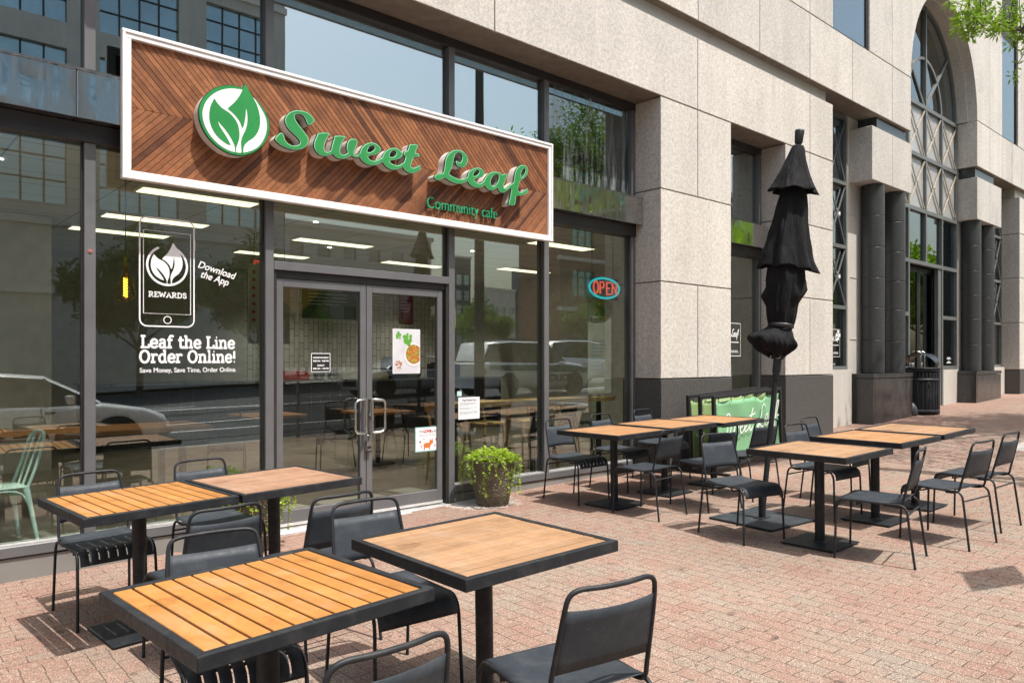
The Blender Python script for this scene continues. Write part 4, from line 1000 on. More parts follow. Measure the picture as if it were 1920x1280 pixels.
disc(m, 0.085, 0.185, 0.122, -0.0023, 4, 40, w/2-0.006); disc(m, 0.085, 0.188, 0.116, -0.0027, 3, 40, w/2-0.006); disc(m, 0.085, 0.19, 0.095, -0.0031, 0, 40, w/2-0.006)
for _ in range(150):
    a = rng.uniform(0, 6.3); d = 0.09*math.sqrt(rng.random()); x, z = 0.085+d*math.cos(a), 0.19+d*math.sin(a)
    if x > w/2-0.014: continue
    disc(m, x, z, rng.uniform(0.004, 0.009), -0.0035-rng.uniform(0, 0.0006), rng.choice((0, 1, 1, 2)), 6)
dots(rng, 26, 0.01, 0.335, 0.05, 0.012, 0.024, m, -0.0026, 2); dots(rng, 14, -0.09, 0.37, 0.03, 0.008, 0.016, m, -0.0026, 2)
dots(rng, 40, -0.095, 0.09, 0.04, 0.003, 0.009, m, -0.0026, 0); dots(rng, 12, -0.1, 0.03, 0.04, 0.002, 0.005, m, -0.0026, 1)
m.build('picture', cols6, t)
t, w, h = card('pets_notice', 'white notice with teal edge, hearts and an orange dog low on the right door', 'notice', 4.318, 4.609, 0.628, 0.876, plain('teal_card', (0.18, 0.42, 0.42), 0.6), YC)
m = MB(); m.box(-w/2+0.008, w/2-0.008, -0.0022, -0.0016, 0.008, h-0.008); m.build('white_field', M['paper'], t)
red = plain('heart_red', (0.55, 0.03, 0.03), 0.6); org = plain('dog_orange', (0.62, 0.17, 0.03), 0.6)
text_obj('notice_text', 'We', 0.036, M['ink_grey'], (-0.095, -0.0028, 0.190), t, depth=0.0004, offset=0.001)
text_obj('notice_text', 'LOVE', 0.038, red, (-0.043, -0.0028, 0.190), t, depth=0.0004, offset=0.002)
text_obj('notice_text', 'Pets, BUT...', 0.030, M['ink_grey'], (0.040, -0.0028, 0.190), t, depth=0.0004, offset=0.0008, width=0.085)
m = MB()
for z in (0.168, 0.155): m.box(-0.10, 0.10, -0.0026, -0.0022, z, z+0.003)
m.build('fine_print', M['ink_grey'], t)
m = MB(); m.prism(arcp(0.0, 0.062, 0.046, 0.026, 0, 340, 16), 'y', -0.003, -0.0022); m.prism(arcp(0.05, 0.092, 0.024, 0.022, 0, 340, 14), 'y', -0.0034, -0.0026)
m.prism([(0.032, 0.105), (0.045, 0.108), (0.034, 0.135)], 'y', -0.0032, -0.0024); m.prism([(0.058, 0.108), (0.070, 0.104), (0.072, 0.134)], 'y', -0.0032, -0.0024); m.box(-0.04, -0.026, -0.0031, -0.0023, 0.02, 0.05); m.box(0.022, 0.036, -0.0031, -0.0023, 0.02, 0.05)
m.build('dog_picture', org, t)
m = MB()
for hx, hz, s in ((-0.085, 0.10, 0.016), (0.11, 0.115, 0.014), (-0.07, 0.055, 0.011), (0.095, 0.055, 0.012), (-0.04, 0.125, 0.010)):
    hp = [(hx, hz-s), (hx+s*0.8, hz), (hx+s*0.7, hz+s*0.5), (hx+s*0.35, hz+s*0.6), (hx, hz+s*0.3), (hx-s*0.35, hz+s*0.6), (hx-s*0.7, hz+s*0.5), (hx-s*0.8, hz)]
    m.prism(hp, 'y', -0.0028, -0.0022)
m.build('heart_picture', red, t)
t, w, h = card('patio_notice', 'plain white printed notice titled dog friendly patio beside the right door', 'notice', 4.862, 5.149, 0.925, 1.155, M['paper'], YG-0.0006)
text_obj('notice_text', 'Dog Friendly Patio', 0.030, M['ink'], (-0.095, -0.0022, 0.190), t, depth=0.0004, offset=0.0004, width=0.19)
m = MB(); z = 0.168
for para in (3, 2, 3):
    for k in range(para):
        x = -0.125
        while x < (0.10 if k < para-1 else -0.02):
            ww = rng.uniform(0.012, 0.035); m.box(x, min(x+ww, 0.128), -0.0021, -0.0017, z, z+0.005); x += ww+0.006
        z -= 0.013
    z -= 0.014
m.build('fine_print', M['ink_grey'], t)
m = MB(); m.box(4.846, 4.905, YG-0.002, YG-0.0004, 1.17, 1.22); tag(m.build('glass_sticker', plain('pale_teal', (0.45, 0.66, 0.60), 0.6)), 'tiny pale teal sticker on the glass above the patio notice', 'sticker')
m = MB(); m.cyl((1.4155, YD-0.004, 2.337), (1.4155, YD+0.01, 2.337), 0.016, n=16); m.cyl((1.4155, YD-0.008, 2.337), (1.4155, YD-0.003, 2.337), 0.007, n=10)
tag(m.build('alarm_button', plain('rosy_button', (0.35, 0.13, 0.12), 0.5)), 'small round reddish button on the mullion left of the phone outline', 'button')
# cursive shop name, drawn as one pen line per piece (x, z in units of the x-height)
CURS = [[(0.9,1.5),(0.6,1.75),(0.25,1.55),(0.3,1.15),(0.65,0.8),(0.6,0.3),(0.2,0.1),(-0.1,0.35)],
        [(1.15,0.95),(1.1,0.4),(1.3,0.05),(1.6,0.5),(1.65,0.9),(1.65,0.35),(1.9,0.05),(2.15,0.5),(2.15,0.95),(2.35,0.75)],
        [(2.4,0.45),(2.75,0.65),(2.7,0.95),(2.45,0.8),(2.4,0.35),(2.65,0.05),(3.0,0.3),(3.35,0.65),(3.3,0.95),(3.05,0.8),(3.0,0.35),(3.25,0.05),(3.6,0.35)],
        [(3.95,1.7),(3.7,0.6),(3.85,0.05),(4.2,0.3)], [(3.5,1.15),(4.35,1.25)],
        [(5.75,1.55),(5.55,1.8),(5.3,1.5),(5.25,0.8),(5.0,0.15),(4.8,0.25),(5.1,0.35),(5.6,0.05),(5.95,0.3)],
        [(5.9,0.4),(6.25,0.65),(6.2,0.95),(5.95,0.8),(5.9,0.35),(6.15,0.05),(6.5,0.35)],
        [(6.95,0.85),(6.7,0.95),(6.45,0.55),(6.55,0.1),(6.85,0.3),(7.0,0.9),(6.95,0.3),(7.1,0.05),(7.35,0.35),(7.7,1.2),(7.75,1.75),(7.5,1.5),(7.4,0.4),(7.35,-0.7)], [(7.2,0.5),(7.95,0.6)]]
def cursive(m, x, y, z, k, r, rise=0.0):
    for pl in CURS:
        m.tube([(x+p.x*k+0.22*p.y*k, y, z+p.y*k+rise*p.x*k) for p in smooth_path([(a, b, 0) for a, b in pl], False, 4)], r, 6, flat=(1, 0.06, 1), smooth=False)
for lab, x0, x1, y in (('white square cafe decal on the tall window left of the umbrella', 9.66, 10.292, YG-0.001), ('white square cafe decal low in the braced window behind the umbrella', 13.13, 13.62, YD+0.053)):
    t = thing('window_decal', lab, 'window decal', ((x0+x1)/2, y, 1.61), 0, 'white square cafe decals')
    w = x1-x0; m = MB(); h = 0.49
    for pts in ([(-w/2, 0), (w/2, 0), (w/2, h), (-w/2, h)],): m.tube([(p[0], 0, p[1]) for p in pts], 0.006, 6, closed=True, flat=(1, 0.06, 1), smooth=False)
    m.build('border', M['vinyl'], t)
    m = MB(); cursive(m, -w/2+0.05, 0, 0.285, (w-0.1)/8.1, 0.007); m.build('script', M['vinyl'], t)
    m = MB(); m.box(-w/2+0.05, w/2-0.05, -0.0006, 0, 0.20, 0.212); m.build('rule', M['vinyl'], t)
    text_obj('decal_text', 'REAL. GOOD.', 0.05, M['vinyl'], (-w/2+0.06, -0.0004, 0.05), t, depth=0.0006, offset=0.001, width=w-0.12)
for z in (4.207, 3.066, 2.0):
    t = MB(); cx, cz = 13.55, z
    for k in range(4):
        a = k*PI/2; d = Vector((math.cos(a), 0, math.sin(a)))
        n_ = Vector((-d.z, 0, d.x)); c0 = Vector((cx, YD+0.052, cz))
        t.add([c0, c0+d*0.075+n_*0.045, c0+d*0.095, c0+d*0.075-n_*0.045], [(0, 1, 2, 3)] if True else [])
    tag(t.build('flower_decal', M['vinyl']), 'white four-petal flower decal %s in the braced window' % {4.207: 'topmost', 3.066: 'second from top', 2.0: 'lowest'}[z], 'window decal', 'white flower decals')
m = MB()
for z, a in ((1.60, 0.10), (1.575, 0.14), (1.54, 0.02), (1.505, 0.10), (1.48, 0.14)): m.box(19.18-a, 19.18+a, YD+0.056, YD+0.059, z, z+0.016)
tag(m.build('door_lettering', M['vinyl']), 'tiny block of white lettering on the glass right of the trash can', 'window lettering')
# neon sign, just inside the glass
t = thing('open_sign', 'red OPEN neon letters inside a turquoise oval tube behind the right window', 'neon sign', (7.295, 6.34, 2.455))
m = MB(); m.tube([(0.285*math.cos(2*PI*i/40), 0, 0.125*math.sin(2*PI*i/40)) for i in range(40)], 0.014, 8, closed=True); m.build('oval_tube', emit('turquoise_neon', (0.02, 0.48, 0.55), 0.9), t)
m = MB(); nb = [([arcp(-0.185, 0, 0.045, 0.075, 0, 360, 16)]), ([[(-0.105, -0.075), (-0.105, 0.07), (-0.05, 0.075), (-0.03, 0.035), (-0.05, 0.0), (-0.105, 0.0)]]),
     ([[(0.085, 0.075), (0.02, 0.07), (0.02, -0.075), (0.085, -0.075)], [(0.02, 0.0), (0.07, 0.0)]]), ([[(0.125, -0.075), (0.125, 0.07), (0.205, -0.075), (0.205, 0.075)]])]
for g in nb:
    for pl in g: m.tube([(p[0], -0.02, p[1]) for p in pl], 0.011, 8)
m.build('letter_tube', emit('red_neon', (0.85, 0.12, 0.08), 0.9), t)
m = MB(); m.box(-0.30, 0.30, 0.03, 0.04, -0.14, 0.14)
for x in (-0.2, 0.2): m.box(x-0.003, x+0.003, 0.03, 0.036, 0.14, 0.84)
m.build('backboard', plain('clear_backboard', (0.05, 0.05, 0.05), 0.4), t)
# ================================================================= tables
def table_top(kind):
    """returns (frame MB, slat MB, material)"""
    s, fw_, fh, H = 0.80, 0.031, 0.046, 0.75
    f = MB()
    a, b = s/2, s/2-fw_
    for k in range(4):
        Mt = Matrix.Rotation(k*PI/2, 4, 'Z')
        pts = [(-a, -a), (a, -a), (b, -b), (-b, -b)]
        f.prism(pts, 'z', H-fh, H, 0, Mt)
    for x in (-0.2, 0.2): f.box(x-0.02, x+0.02, -b, b, H-fh+0.004, H-0.018)
    sl = MB(); rnd = random.Random(len(kind)*7+ord(kind[0]))
    if kind != 'open':
        f.box(-b, b, -b, b, H-0.024, H-0.019)
    n, gap, mat = {'open': (11, 0.0085, 'slat_yellow'), 'tan': (11, 0.0062, 'slat_tan'), 'pink': (9, 0.0012, 'slat_pink'), 'teak': (10, 0.0058, 'slat_orange')}[kind]
    w = (2*b)/n
    for i in range(n):
        x0 = -b+i*w+gap/2; x1 = -b+(i+1)*w-gap/2
        c0 = len(sl.v)
        z1 = H-0.003+rnd.uniform(-0.0006, 0.0006)
        if kind == 'open': sl.box(x0, x1, -b+0.001, b-0.001, H-0.018, z1)
        else: sl.box(-b+0.001, b-0.001, x0, x1, H-0.018, z1)
        t = rnd.uniform(0.25, 0.8)
        for j in range(c0, len(sl.v)): sl.tone[j] = t
    return f, sl, M[mat]
def make_table(kind, label):
    t = thing('bistro_table', label, 'table', (0, 0, 0), 0, 'square slatted bistro tables')
    f, sl, mat = table_top(kind)
    f.build('frame', M['black_metal'], t, bevel=0.004)
    sl.build('tabletop', mat, t, bevel=0.002, seg=1)
    m = MB(); m.cyl((0, 0, 0.018), (0, 0, 0.70), 0.0375, n=28); m.cyl((0, 0, 0.018), (0, 0, 0.03), 0.055, 0.045, 28); m.build('column', M['black_metal'], t)
    m = MB(); m.box(-0.215, 0.215, -0.215, 0.215, 0.008, 0.019); m.build('base_plate', M['black_metal'], t, bevel=0.003)
    for sx in (-1, 1):
        m = MB()
        for sy in (-1, 1): m.cyl((sx*0.19, sy*0.19, 0.0), (sx*0.19, sy*0.19, 0.009), 0.016, n=12)
        m.build('glide', M['ink'], t)
    m = MB(); m.box(-0.15, 0.15, -0.15, 0.15, 0.699, 0.706); m.build('mounting_plate', M['black_metal'], t)
    return t
TABLES = [('open', 1.106, 2.445, 0.055, 'honey yellow table with open slats in the left foreground'),
 ('tan', 2.059, 2.451, -0.017, 'pale tan table in the foreground with thin grooves, one chair before it'),
 ('open', 1.307, 4.575, 0.063, 'honey yellow slatted table nearest the left window'),
 ('pink', 2.120, 4.613, 0.063, 'rosy tan table with a seamless top before the doors'),
 ('teak', 5.823, 4.930, 0.0, 'leftmost of the three joined tables beside the right window'),
 ('teak', 6.700, 4.967, -0.011, 'middle one of the three joined tables beside the right window'),
 ('teak', 7.494, 4.872, -0.005, 'rightmost of the three joined tables, in front of the green banners'),
 ('tan', 5.790, 2.803, -0.013, 'tan table right beside the closed umbrella, nearest of its row'),
 ('teak', 6.921, 2.842, -0.033, 'middle table of the right hand row beyond the umbrella'),
 ('tan', 7.803, 2.827, -0.010, 'farthest table of the right hand row')]
proto = {}
for kind, x, y, rz, lab in TABLES:
    loc, rot = on_ground(x, y, rz)
    if kind not in proto:
        proto[kind] = make_table(kind, lab); o = proto[kind]; o.location = loc; o.rotation_euler = rot
    else: dup(proto[kind], loc, rot, lab)

# ================================================================= chairs
def chair_leg(front, s):
    m = MB(); r = 0.0085
    if front: pts = [(s*.203, .150, .437), (s*.204, .185, .436), (s*.205, .212, .424), (s*.207, .232, .395), (s*.209, .240, .35), (s*.216, .250, 0.004)]
    else: pts = [(s*.203, -.150, .432), (s*.204, -.186, .431), (s*.205, -.210, .420), (s*.207, -.226, .395), (s*.209, -.234, .35), (s*.217, -.278, 0.004)]
    pts = smooth_path(pts[:5], False, 3) + [Vector(pts[5])]
    m.tube(pts, r, 8); m.cyl((pts[-1].x, pts[-1].y, 0.0), (pts[-1].x, pts[-1].y, 0.012), 0.0095, n=8)
    return m
def lean_y(z): return -0.205 - 0.075*max(0.0, (z-0.47))/0.30
def make_chair(slots, label, group, mats=None):
    fr, st = mats or (M['black_metal'], M['seat_metal'])
    t = thing('patio_chair', label, 'chair', (0, 0, 0), 0, group)
    for front in (True, False):
        for s in (-1, 1): chair_leg(front, s).build('leg', fr, t)
    for s in (-1, 1):
        m = MB(); m.tube([(s*.203, -.150, .432), (s*.203, .150, .437)], 0.0085, 8); m.build('seat_rail', fr, t)
    # hoop of the back
    half = [(.196, -.10, .421), (.196, -.165, .424), (.196, -.198, .445), (.194, -.212, .50), (.184, -.252, .66), (.178, -.270, .735), (.170, -.281, .785), (.150, -.287, .806), (.12, -.291, .812)]
    h1 = smooth_path([(-a, b, c) for a, b, c in half], False, 3); mid = [Vector((x, -.291-.016*(1-(x/.12)**2), .812)) for x in (-.07, -.03, .03, .07)]
    h2 = smooth_path(half[::-1], False, 3)
    m = MB(); m.tube(h1+mid+h2, 0.0085, 8); m.build('back_frame', fr, t)
    # backrest sheet
    m = MB(); nx, nz = 12, 5; vs = []
    for j in range(nz+1):
        z = 0.535+(0.748-0.535)*j/nz; wd = 0.193-0.018*(z-0.535)/0.213
        for i in range(nx+1):
            u = -1+2*i/nx; vs.append((u*wd, lean_y(z)-0.017*(1-u*u), z+0.010*(1-u*u)*(-1 if j == nz else (1 if j == 0 else 0))*0.8))
    m.add(vs, [(j*(nx+1)+i, j*(nx+1)+i+1, (j+1)*(nx+1)+i+1, (j+1)*(nx+1)+i) for j in range(nz) for i in range(nx)], 0, True)
    m.build('backrest', st, t, solid=0.0032)
    # seat sheet with waterfall front
    prof = [(-.205, .456), (-.185, .448), (-.10, .441), (.02, .437), (.13, .441), (.175, .4445), (.205, .441), (.228, .430), (.244, .412), (.252, .388), (.254, .362)]
    xs = []; cut = set(); k = 8
    if slots:
        for q in range(k):
            x0 = -.197+.394*q/k; x1 = -.197+.394*(q+1)/k
            xs += [x0+(0.0032 if q else 0), x1-(0.0032 if q < k-1 else 0)]
    else: xs = [-.197+.394*i/10 for i in range(11)]
    m = MB(); n = len(xs)
    vs = [(x, y, z-0.006*(1-(x/.197)**2)*(1 if abs(y) < .15 else 0)) for (y, z) in prof for x in xs]
    fs = []
    for j in range(len(prof)-1):
        for i in range(n-1):
            if slots and i % 2 == 1 and 5 <= j <= 8: continue
            fs.append((j*n+i, j*n+i+1, (j+1)*n+i+1, (j+1)*n+i))
    m.add(vs, fs, 0, True); m.build('seat', st, t, solid=0.0030)
    m = MB(); m.tube([(-.2085, -.232, .365), (.2085, -.232, .365)], 0.0065, 8); m.build('stretcher', fr, t)
    m = MB(); m.tube(smooth_path([(-.203, .09, .434), (-.19, .10, .414), (-.16, .10, .402), (.16, .10, .402), (.19, .10, .414), (.203, .09, .434)], False, 3), 0.0065, 8); m.build('stretcher', fr, t)
    return t
CHG = 'slate grey metal patio chairs'
plainc = make_chair(False, '', CHG); slotc = make_chair(True, '', CHG)
CH = [(1, 1.24, 5.03, 182, 'chair against the left window behind the honey slatted table, slotted seat front lit'),
 (0, 1.95, 5.10, 183, 'chair by the glass behind the rosy tan table'),
 (0, 1.42, 3.90, 2, 'chair with its back to us tucked under the honey table by the window'),
 (1, 1.14, 2.84, 171, 'chair facing us behind the honey table in the left foreground'),
 (0, 1.99, 3.78, 0, 'dark backed chair tucked under the rosy tan table, turned to the doors'),
 (0, 1.95, 2.98, 174, 'chair facing us behind the pale tan foreground table'),
 (0, 1.06, 1.88, -2, 'chair at the bottom edge of the photo, only its curved back rail showing'),
 (0, 1.90, 1.83, -12, 'nearest full chair, dark back toward us at the pale tan foreground table'),
 (1, 5.77, 5.39, 177, 'slotted seat chair before the right window, left of the three joined tables'),
 (0, 6.60, 5.49, 183, 'chair against the right window behind the gap of the first two joined tables'),
 (0, 7.42, 5.54, 182, 'chair before the stone pier behind the joined tables'),
 (0, 5.735, 4.44, 1, 'chair with its back to us at the leftmost joined table'),
 (0, 6.40, 4.27, -12, 'chair hidden behind the bluish chair, at the middle joined table'),
 (0, 5.588, 3.37, 165, 'bluish chair facing us at the left end of the umbrella row'),
 (0, 7.15, 4.27, -9, 'dark backed chair right behind the umbrella pole, before the green banner'),
 (0, 6.84, 3.28, 173, 'chair facing us behind the middle table of the right hand row'),
 (0, 7.63, 3.52, 180, 'chair facing us farthest along the back of the right hand row'),
 (0, 5.73, 2.33, 10, 'chair at the front of the umbrella table seen nearly from the side'),
 (0, 6.60, 2.165, -8, 'chair at the front of the middle right hand table, back to us'),
 (0, 7.38, 2.19, -4, 'rightmost patio chair, back to us by the farthest table')]
used = {0: False, 1: False}
for sl, x, y, deg, lab in CH:
    loc, rot = on_ground(x, y, R(deg)); p = slotc if sl else plainc
    if not used[sl]:
        used[sl] = True; p.location = loc; p.rotation_euler = rot; p['label'] = lab
    else: dup(p, loc, rot, lab)

# ================================================================= closed umbrella
UB = Vector((6.225, 3.548, gz(6.2)))
ub = thing('umbrella_base', 'flat square black steel plate under the closed umbrella', 'umbrella base', UB)
m = MB(); m.box(-0.33, 0.33, -0.33, 0.33, 0.006, 0.022); m.build('plate', M['seat_metal'], ub, bevel=0.004)
m = MB(); m.box(-0.07, 0.07, -0.045, 0.045, 0.022, 0.03); m.cyl((0, 0, 0.022), (0, 0, 0.34), 0.031, n=20); m.build('socket', M['black_metal'], ub, bevel=0.002)
ub.rotation_euler = (0, -math.atan(0.0172), R(-6))
um = thing('patio_umbrella', 'tall closed black canvas umbrella leaning to the right', 'umbrella', UB + Vector((0, 0, 0.03)))
rtv = Vector((0.7427, -0.6696, 0)); fwv = Vector((0.6696, 0.7427, 0))
axis_up = (Vector((0, 0, 1)) + rtv*0.0975).normalized()
ux = (rtv - axis_up*rtv.dot(axis_up)).normalized(); uy = axis_up.cross(ux)
UM = Matrix((ux, uy, axis_up)).transposed().to_4x4()
um.matrix_world = Matrix.Translation(um.location) @ UM
# local frame: x toward the right of the photo, z along the pole
rnd = random.Random(3)
m = MB(); m.cyl((0, 0, 0), (0, 0, 3.36), 0.024, n=20); m.build('pole', M['black_metal'], um)
m = MB(); m.cyl((0, 0, 1.30), (0, 0, 1.42), 0.036, n=16); m.cyl((0.0, 0, 1.25), (0, 0, 1.31), 0.030, n=16); m.box(-0.05, 0.045, -0.03, 0.03, 1.42, 1.47); m.build('crank_housing', M['ink'], um, bevel=0.004)
m = MB(); m.cyl((-0.012, -0.032, 1.445), (-0.012, -0.042, 1.445), 0.022, n=12); m.build('crank_hub', M['steel'], um)
m = MB(); m.lathe([(0.0, 3.49), (0.037, 3.487), (0.041, 3.475), (0.038, 3.43), (0.034, 3.375), (0.026, 3.362), (0.014, 3.355), (0.014, 3.30)], 30, fn=lambda a, z: 1+0.05*math.cos(10*a)); m.build('finial', M['ink'], um)
def canopy(name, prof, sq=0.75, n=5, amp=0.12, ph=0.0, tw=0.0, hem=0.0, seed=0, flaps=()):
    """hanging cloth: rings (left reach, right reach, height) with pleats that deepen toward the hem"""
    mm = MB(); N = 144; vs = []; rg = random.Random(seed); ridge = [rg.random() for _ in range(n+2)]
    P = smooth_path(prof, False, 4); zmin = min(p.z for p in P); zmax = max(p.z for p in P)
    for p in P:
        k = (zmax-p.z)/(zmax-zmin+1e-6); r = (p.x+p.y)/2; cx = (p.y-p.x)/2
        for j in range(N):
            a = 2*PI*j/N
            w = n*a+ph+tw*p.z
            pl = 1-2*abs(math.sin(w/2+0.25*math.sin(a*2+seed)))**0.8          # sharp outer ridges, rounded valleys
            f = 1 + amp*(0.25+0.75*k)*pl*0.9*(0.75+0.5*ridge[int(round(w/(2*PI))) % n]) + 0.10*amp*math.sin(11*a+5*p.z+seed)
            f -= amp*0.1
            f *= 1 + 0.16*amp/0.15*noise.noise(Vector((2.2*math.cos(a), 2.2*math.sin(a), 3.2*p.z+seed*7)))*(0.3+0.7*k) + 0.07*noise.noise(Vector((6*math.cos(a), 6*math.sin(a), 7*p.z+seed)))
            for (fa, fz, fw1, fz1, fh) in flaps:
                da = (a-fa+PI) % (2*PI)-PI
                f += fh*math.exp(-(da/fw1)**2)*max(0, 1-abs(p.z-fz)/fz1)
            dz = hem*k**5*(math.cos(w+0.9)+0.4*math.sin(2*a+seed))
            vs.append((cx+r*f*math.cos(a), r*f*sq*math.sin(a), p.z+dz))
    R_ = len(P)
    mm.add(vs, [(i*N+j, i*N+(j+1) % N, (i+1)*N+(j+1) % N, (i+1)*N+j) for i in range(R_-1) for j in range(N)], 0, True)
    return mm.build(name, M['fabric'], um, solid=0.004)
canopy('vent_skirt', [(.045, .045, 3.345), (.062, .060, 3.31), (.095, .080, 3.22), (.135, .110, 3.12), (.178, .155, 3.02), (.222, .203, 2.93)], 0.8, 6, 0.15, 0.2, 0.0, -0.010, 1)
canopy('canopy', [(.05, .05, 3.05), (.10, .10, 2.95), (.125, .118, 2.86), (.142, .132, 2.74), (.162, .152, 2.62), (.192, .188, 2.44), (.215, .222, 2.33), (.235, .262, 2.235)], 0.72, 6, 0.17, 0.15, 0.0, -0.014, 2)
canopy('canopy', [(.13, .13, 2.50), (.155, .15, 2.32), (.168, .160, 2.17), (.165, .152, 2.06), (.155, .132, 1.95), (.145, .126, 1.85), (.126, .110, 1.77), (.112, .098, 1.73), (.112, .098, 1.71)], 0.85, 5, 0.12, 0.4, 1.3, 0.0, 4, [(3.2, 1.965, .22, .09, .42), (6.15, 2.06, .30, .15, .42), (5.3, 2.0, .3, .1, .2)])
canopy('canopy', [(.105, .095, 1.735), (.12, .10, 1.70), (.17, .11, 1.665), (.262, .125, 1.615), (.268, .155, 1.57), (.235, .15, 1.53), (.20, .10, 1.485), (.10, .06, 1.455)], 0.78, 5, 0.16, 3.1, 0.6, 0.02, 7)
m = MB(); m.lathe([(0.104, 1.705), (0.112, 1.712), (0.112, 1.738), (0.104, 1.745)], 40, fn=lambda a, z: 1+0.03*math.cos(5*a)); m.build('tie_strap', M['ink'], um)

# ================================================================= folded banner barriers
GB = plain('green_banner', (0.20, 0.43, 0.23), 0.45, 0, 0.08, 2.0); GB2 = plain('olive_banner', (0.26, 0.36, 0.15), 0.45, 0, 0.12, 2.0)
def barrier(label, x0, y, ban, text, ry=0.0):
    L, H = 1.60, 0.965
    loc, rot = on_ground(x0+L/2, y, ry)
    t = thing('banner_barrier', label, 'barrier', loc, 0, 'folded black framed green banner barriers'); t.rotation_euler = rot
    m = MB(); w = 0.02
    m.box(-L/2-w, -L/2+w, -w, w, 0.03, H); m.box(L/2-w, L/2+w, -w, w, 0.03, H); m.box(-L/2+w, L/2-w, -w+0.001, w-0.001, H-2*w, H-0.001); m.box(-L/2+w, L/2-w, -w+0.001, w-0.001, 0.06, 0.06+2*w)
    m.build('frame', M['ink'], t, bevel=0.003)
    for s in (-1, 1):
        m = MB(); m.box(s*L/2-0.022, s*L/2+0.022, -0.20, 0.20, 0.0, 0.032); m.build('foot', M['ink'], t, bevel=0.003)
    m = MB(); nx, nz = 40, 12; vs = []
    rr = random.Random(int(x0*10)+int(y*100))
    for j in range(nz+1):
        for i in range(nx+1):
            u = i/nx; v = j/nz
            x = -L/2+0.05+u*(L-0.10); sag = max(0, (v-0.6)/0.4)**2*(0.010*abs(math.sin(u*PI*5))+0.055*math.exp(-((u-0.70)/0.07)**2))
            z = 0.145+v*(H-0.145-0.075)-sag
            y_ = -0.004-0.016*math.sin(u*17+v*2.5)*(0.4+0.6*v)-0.01*math.sin(u*7.0+1+v*4)
            vs.append((x, y_, z))
    m.add(vs, [(j*(nx+1)+i, j*(nx+1)+i+1, (j+1)*(nx+1)+i+1, (j+1)*(nx+1)+i) for j in range(nz) for i in range(nx)], 0, True)
    b = m.build('banner', ban, t, solid=0.002)
    m = MB()
    for i in range(6):
        x = -L/2+0.07+i*(L-0.14)/5
        m.tube([(x, -0.016, H-0.105), (x+0.004, -0.030, H-0.06), (x, -0.023, H-0.03)], 0.003, 6)
    m.build('cable_tie', M['ink'], t)
    if text:
        m = MB(); k = 0.172
        cursive(m, -L/2+0.10, -0.037, 0.42, k, 0.009, 0.06); m.build('script', M['vinyl'], t)
barrier('rear banner barrier of the stack, closest to the pier', 8.05, 5.58, GB2, True)
barrier('middle banner barrier of the stack, sandwiched between two others', 8.04, 5.40, GB2, False)
barrier('front banner barrier of the stack, white shop name on its green banner', 8.06, 5.22, GB, True)

# ================================================================= planters
def planter(label, plabel, x, y, h, seed, spread=1.0, ncas=32):
    loc = (x, y, gz(x))
    t = thing('planter', label, 'planter', loc)
    m = MB(); rt, rb = 0.235, 0.165
    m.lathe([(0.0, 0.0), (rb-0.01, 0.0), (rb, 0.012), (rb+(rt-rb)*0.5, h*0.5), (rt, h-0.012), (rt+0.004, h-0.004), (rt, h), (rt-0.018, h), (rt-0.022, h-0.03), (0.0, h-0.035)], 48)
    m.build('pot', M['pot'], t)
    m = MB(); m.lathe([(rt-0.023, h-0.028), (0.0, h-0.012)], 24); m.build('soil', M['soil'], t)
    rr = random.Random(seed); m = MB(); st = MB()
    def leaf(p, d, up, s):
        d = d.normalized(); w = d.cross(up)
        if w.length < 1e-4: return
        w.normalize(); n = w.cross(d)
        m.add([p, p+d*s*0.45+w*s*0.34+n*s*0.08, p+d*s, p+d*s*0.45-w*s*0.34+n*s*0.08, p+d*s*0.5], [(0, 1, 4), (1, 2, 4), (2, 3, 4), (3, 0, 4)])
    for i in range(720):        # low mound over the rim
        a = rr.uniform(0, 2*PI); q = math.sqrt(rr.random()); rad = q*rt*1.16*spread
        p = Vector((rad*math.cos(a), rad*math.sin(a), h+0.015+0.125*(1-q**2.5)*rr.uniform(0.25, 1.0)))
        d = Vector((math.cos(a)+rr.uniform(-.9, .9), math.sin(a)+rr.uniform(-.9, .9), rr.uniform(-0.3, 0.9)))
        leaf(p, d, Vector((rr.uniform(-.4, .4), rr.uniform(-.4, .4), 1)), rr.uniform(0.028, 0.052))
    for i in range(ncas):       # trailing stems
        a = 2*PI*i/ncas + rr.uniform(-0.15, 0.15); L = rr.choice((0.10, 0.16, 0.22, 0.30, 0.38))*rr.uniform(.8, 1.15)
        pts = []; r0 = rt*rr.uniform(0.9, 1.0); out = rr.uniform(0.03, 0.11); 
        for k in range(9):
            u = k/8; rad = r0 + out*min(1, u*3) - 0.02*u
            aa = a+0.10*math.sin(u*5+i)
            pts.append(Vector((rad*math.cos(aa), rad*math.sin(aa), h+0.03+0.04*math.sin(min(1, u*3)*PI)-L*max(0, u-0.2)/0.8)))
        st.tube(pts, 0.002, 5)
        for k in range(1, 9):
            for q in range(3):
                f = rr.random(); p = pts[k-1].lerp(pts[k], f)
                d = Vector((math.cos(a)+rr.uniform(-1, 1), math.sin(a)+rr.uniform(-1, 1), rr.uniform(-0.8, 0.3)))
                leaf(p, d, Vector((rr.uniform(-.5, .5), rr.uniform(-.5, .5), 1)), rr.uniform(0.020, 0.036))
    pl = thing('trailing_plant', plabel, 'plant', loc)
    m.build('foliage', M['vine'], pl); st.build('stems', plain('vine_stem_%d' % seed, (0.16, 0.22, 0.05), 0.6), pl)
planter('dimpled grey brown pot right of the doors', 'bright green creeper trailing over the pot right of the doors', 5.00, 5.84, 0.43, 21)
planter('dimpled pot left of the doors behind the rosy tan table', 'creeper spilling from the pot left of the doors', 2.50, 5.86, 0.43, 22)

